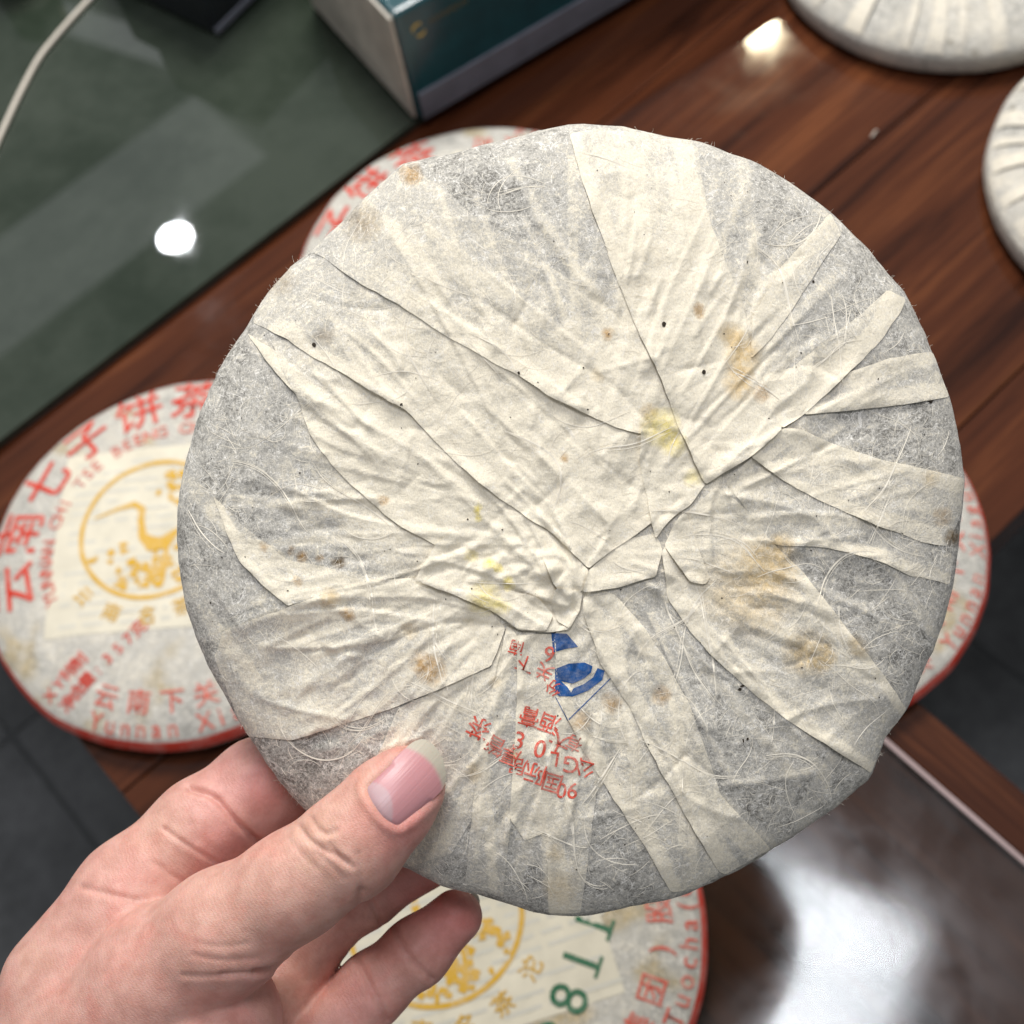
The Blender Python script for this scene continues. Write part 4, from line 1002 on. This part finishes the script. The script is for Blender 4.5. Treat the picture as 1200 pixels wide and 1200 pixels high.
for pts_, dep, wd, z0_, z1_ in HC_:
    d = polydist(hx, hy, chaikin(pts_, False)); kz = (hz > z0_) & (hz < z1_)
    disp -= kz * frontf * dep * .8 * np.exp(-(d / wd) ** 2)
    disp += kz * frontf * dep * .14 * np.exp(-((d - wd * 2.3) / (wd * 1.5)) ** 2)
NAIL = [(427, 922), (431, 934), (438, 945), (450, 960), (466, 970), (478, 962), (488, 954), (505, 939), (520, 924), (523, 908), (519, 888), (509, 873), (496, 865), (484, 869), (470, 881), (456, 896), (440, 910)]
nd = polydist(hx, hy, chaikin(NAIL, True, 2), True); nin = inpoly(hx, hy, chaikin(NAIL, True, 2)); prox = np.clip((524 - hx) / 12, 0, 1)
nsd = np.where(nin, -nd, nd); disp -= (hz > 8) * frontf * .7 * np.clip(-nsd / 4, 0, 1); disp += (hz > 8) * frontf * .62 * np.exp(-((nsd - 6) / 5.5) ** 2) * prox
disp += .5 * (fbm(hx / 55, hy / 55, 3, 71) - .5) * frontf
co_ = co_ + no_ * (disp * .001)[:, None]
me.vertices.foreach_set('co', co_.astype(np.float32).ravel()); me.update()
me.polygons.foreach_set('use_smooth', [True] * len(me.polygons))
# skin tone and painted shade: pinker pads and joints, paler back of the thumb
tone = np.zeros((nv, 4)); tone[:, :3] = (.61, .335, .275)
def blob(x, y, r, col, a, z0_=-99, z1_=99):
    v = (a * np.exp(-((hx - x) ** 2 + (hy - y) ** 2) / r ** 2) * ((hz > z0_) & (hz < z1_)))[:, None]
    tone[:, :3] = tone[:, :3] * (1 - v) + np.array(col) * v
PK = (.68, .325, .285); PL = (.65, .41, .315); RD_SHADE = (.55, .215, .19)
blob(300, 915, 60, PK, .8, -99, 0); blob(255, 985, 45, PK, .8, -99, 5); blob(190, 980, 45, PL, .6, -99, 5); blob(110, 1100, 90, (.62, .345, .285), .7)
blob(380, 985, 60, PL, .7, 5); blob(480, 970, 40, PK, .75, 8); blob(436, 925, 20, (.64, .36, .26), .7, 8); blob(280, 1080, 90, PL, .5, 5); blob(505, 930, 28, PK, .6, 8)
blob(300, 1170, 60, PK, .5, -5); blob(530, 1080, 55, RD_SHADE, .9, -99, 0); blob(480, 1040, 40, RD_SHADE, .6, -99, 0); blob(410, 1170, 50, PK, .7, -99, 0); blob(350, 1160, 40, (.58, .30, .22), .6, -99, 0); blob(20, 1190, 120, (.55, .33, .27), .6)  # dark red on the lower fingertips also paints in their shading
tone[:, 3] = 1
cattr(me, 'tone', tone)
m = N('skin'); m.t.nodes.remove(m.t.nodes['Principled BSDF']); m.b = m.n('ShaderNodeBsdfPrincipled')
m.l(m.b.outputs[0], m.t.nodes['Material Output'].inputs[0])
co = m.coord((1000, 1000, 1000)); tn = m.n('ShaderNodeAttribute', attribute_name='tone').outputs['Color']
mo = m.noise(co, .22, 4, .6); fi = m.noise(co, 1.6, 3, .6)
c1 = m.mix(1.0, tn, m.mix(m.step(mo, .3, .7), (.90, .84, .82), (1.07, 1.08, 1.08)), 'MULTIPLY')
c1 = m.mix(m.math('MULTIPLY', m.step(fi, .55, .75), .18), c1, m.mix(1.0, c1, (.82, .62, .6), 'MULTIPLY'))
bl = m.noise(co, .075, 4, .6, .6)
c1 = m.mix(m.math('MULTIPLY', m.step(bl, .45, .68), .38), c1, m.mix(1.0, c1, (1.05, .72, .70), 'MULTIPLY'))
c1 = m.mix(m.math('MULTIPLY', m.step(bl, .45, .28), .30), c1, m.mix(1.0, c1, (.98, 1.06, .94), 'MULTIPLY'))
m.l(c1, m.b.inputs['Base Color'])
m.b.inputs['Roughness'].default_value = .47; m.b.inputs['Specular IOR Level'].default_value = .42
m.b.inputs['Subsurface Weight'].default_value = .35; m.b.inputs['Subsurface Radius'].default_value = (1.0, .38, .2); m.b.inputs['Subsurface Scale'].default_value = .0022
vz = m.n('ShaderNodeTexVoronoi', feature='DISTANCE_TO_EDGE'); mp = m.n('ShaderNodeMapping'); m.l(co, mp.inputs[0]); mp.inputs['Scale'].default_value = (1.0, 1.7, 1.2); mp.inputs['Rotation'].default_value = (0, 0, .55)
m.l(mp.outputs[0], vz.inputs['Vector']); vz.inputs['Scale'].default_value = 1.25
ws_ = m.n('ShaderNodeTexWave', wave_type='BANDS'); mp3 = m.n('ShaderNodeMapping'); m.l(co, mp3.inputs[0]); mp3.inputs['Rotation'].default_value = (0, 0, -.65); m.l(mp3.outputs[0], ws_.inputs['Vector'])
ws_.inputs['Scale'].default_value = .32; ws_.inputs['Distortion'].default_value = 7; ws_.inputs['Detail'].default_value = 3; ws_.inputs['Detail Scale'].default_value = 1.2
h_ = m.math('ADD', m.math('MULTIPLY', m.step(vz.outputs['Distance'], 0, .22), .5), m.math('MULTIPLY', ws_.outputs['Fac'], .35))
h_ = m.math('ADD', h_, m.math('MULTIPLY', fi, .4))
m.bump(h_, .27, .00035); MAT['skin'] = m.m
link('hand_skin', me, MAT['skin'], hand)

# thumb nail: a curved plate sitting on the thumb's tip
def thumb_sdf(p):
    d = None
    for (p0, r0), (p1, r1) in zip(THUMB[:3], THUMB[1:4]):
        dv = p1 - p0; t = np.clip(((p - p0) @ dv) / (dv @ dv), 0, 1); c = np.linalg.norm(p - p0 - t[:, None] * dv, axis=1) - (r0 + (r1 - r0) * t)
        d = c if d is None else np.minimum(d, c)
    return d
def on_thumb(px, py):
    z = np.full(len(px), 45.0)
    for _ in range(60):
        z = z - np.clip(thumb_sdf(hmm(px, py, z)), -.5, 2) * .8
        z = np.maximum(z, 12)
    return z
from mathutils.bvhtree import BVHTree
bvh = BVHTree.FromPolygons([Vector(v) for v in co_], [tuple(int(i) for i in q) for q in quads])
cam_l = np.array([-(CX - 600) / F * DH, (CY - 600) / F * DH, DH])      # the viewer in the hand's own frame
def surf(px, py):
    out = np.full(len(px), np.nan)
    for i in range(len(px)):
        q = H(px[i], py[i], 0.0); d = Vector(q - cam_l).normalized()
        h = bvh.ray_cast(Vector(cam_l), d)
        if h[0] is not None: out[i] = h[0].z * 1000
    return out
m = N('thumb_nail'); co = m.coord((1000, 1000, 1000)); ta = m.n('ShaderNodeAttribute', attribute_name='tone').outputs['Color']
m.l(ta, m.b.inputs['Base Color']); m.b.inputs['Roughness'].default_value = .36; m.b.inputs['Specular IOR Level'].default_value = .45
m.b.inputs['Subsurface Weight'].default_value = .15; m.b.inputs['Subsurface Radius'].default_value = (1, .4, .25); m.b.inputs['Subsurface Scale'].default_value = .001
mp = m.n('ShaderNodeMapping'); m.l(co, mp.inputs[0]); mp.inputs['Rotation'].default_value = (0, 0, -.77); mp0 = mp; mp = m.n('ShaderNodeMapping'); m.l(mp0.outputs[0], mp.inputs[0]); mp.inputs['Scale'].default_value = (.05, 1.7, .05)
m.bump(m.noise(mp.outputs[0], 1.0, 3, .6), .35, .0003); MAT['nail'] = m.m
poly = chaikin(NAIL, True, 2); V2, Fc = fill2d(poly, 2.5); x, y = V2[:, 0], V2[:, 1]
t0 = np.array([446, 947.0]); dv = np.array([61, -59.0]); dv /= np.linalg.norm(dv)
u = ((x - t0[0]) * dv[0] + (y - t0[1]) * dv[1]) / 40; v = (-(x - t0[0]) * dv[1] + (y - t0[1]) * dv[0]) / 40
zs = surf(x, y); edge = polydist(x, y, poly, True)
ok = np.isfinite(zs) & (zs > 15) & (edge > 6) & (u < 1.25)
Bm = lambda u, v: np.stack([np.ones_like(u), u, v, u * u, u * v, v * v], 1)
cf = np.linalg.lstsq(Bm(u[ok], v[ok]), zs[ok], rcond=None)[0]
zz = Bm(u, v) @ cf + .75 - .5 * np.exp(-edge / 2.2) * (u < 1.2)
tn_ = np.zeros((len(x), 4)); tn_[:, :3] = (.50, .235, .245); tn_[:, 3] = 1
u = u * 40; v = v * 40
lun = np.clip((20 - .02 * (v + 12) ** 2 - u) / 3 + .5, 0, 1)[:, None]; tn_[:, :3] = tn_[:, :3] * (1 - lun) + np.array((.48, .31, .32)) * lun
fr = np.clip((u - (79 - .009 * v ** 2)) / 5 + .5, 0, 1)[:, None]; tn_[:, :3] = tn_[:, :3] * (1 - fr) + np.array((.43, .39, .31)) * fr
o = mesh('thumb_nail', H(x, y, zz), Fc, MAT['nail'], hand, True, Vector((0, 0, 1))); o['label'] = 'long pink thumb nail with pale free edge'
cattr(o.data, 'tone', tn_)
# sliver of the little finger's nail behind its tip
NP = [(551, 1044), (560, 1048), (563, 1057), (559, 1070), (554, 1074), (556, 1060)]
V2, Fc = fill2d(chaikin(NP, True), 2.0)
o = mesh('finger_nail', H(V2[:, 0], V2[:, 1], -21 - .12 * (V2[:, 0] - 550)), Fc, MAT['nail'], hand, True, Vector((0, 0, 1)))
cattr(o.data, 'tone', np.tile(np.array([.5, .47, .38, 1.0]), (len(V2), 1)))
print('hand verts', nv, 'flaps', len(FLAPS))
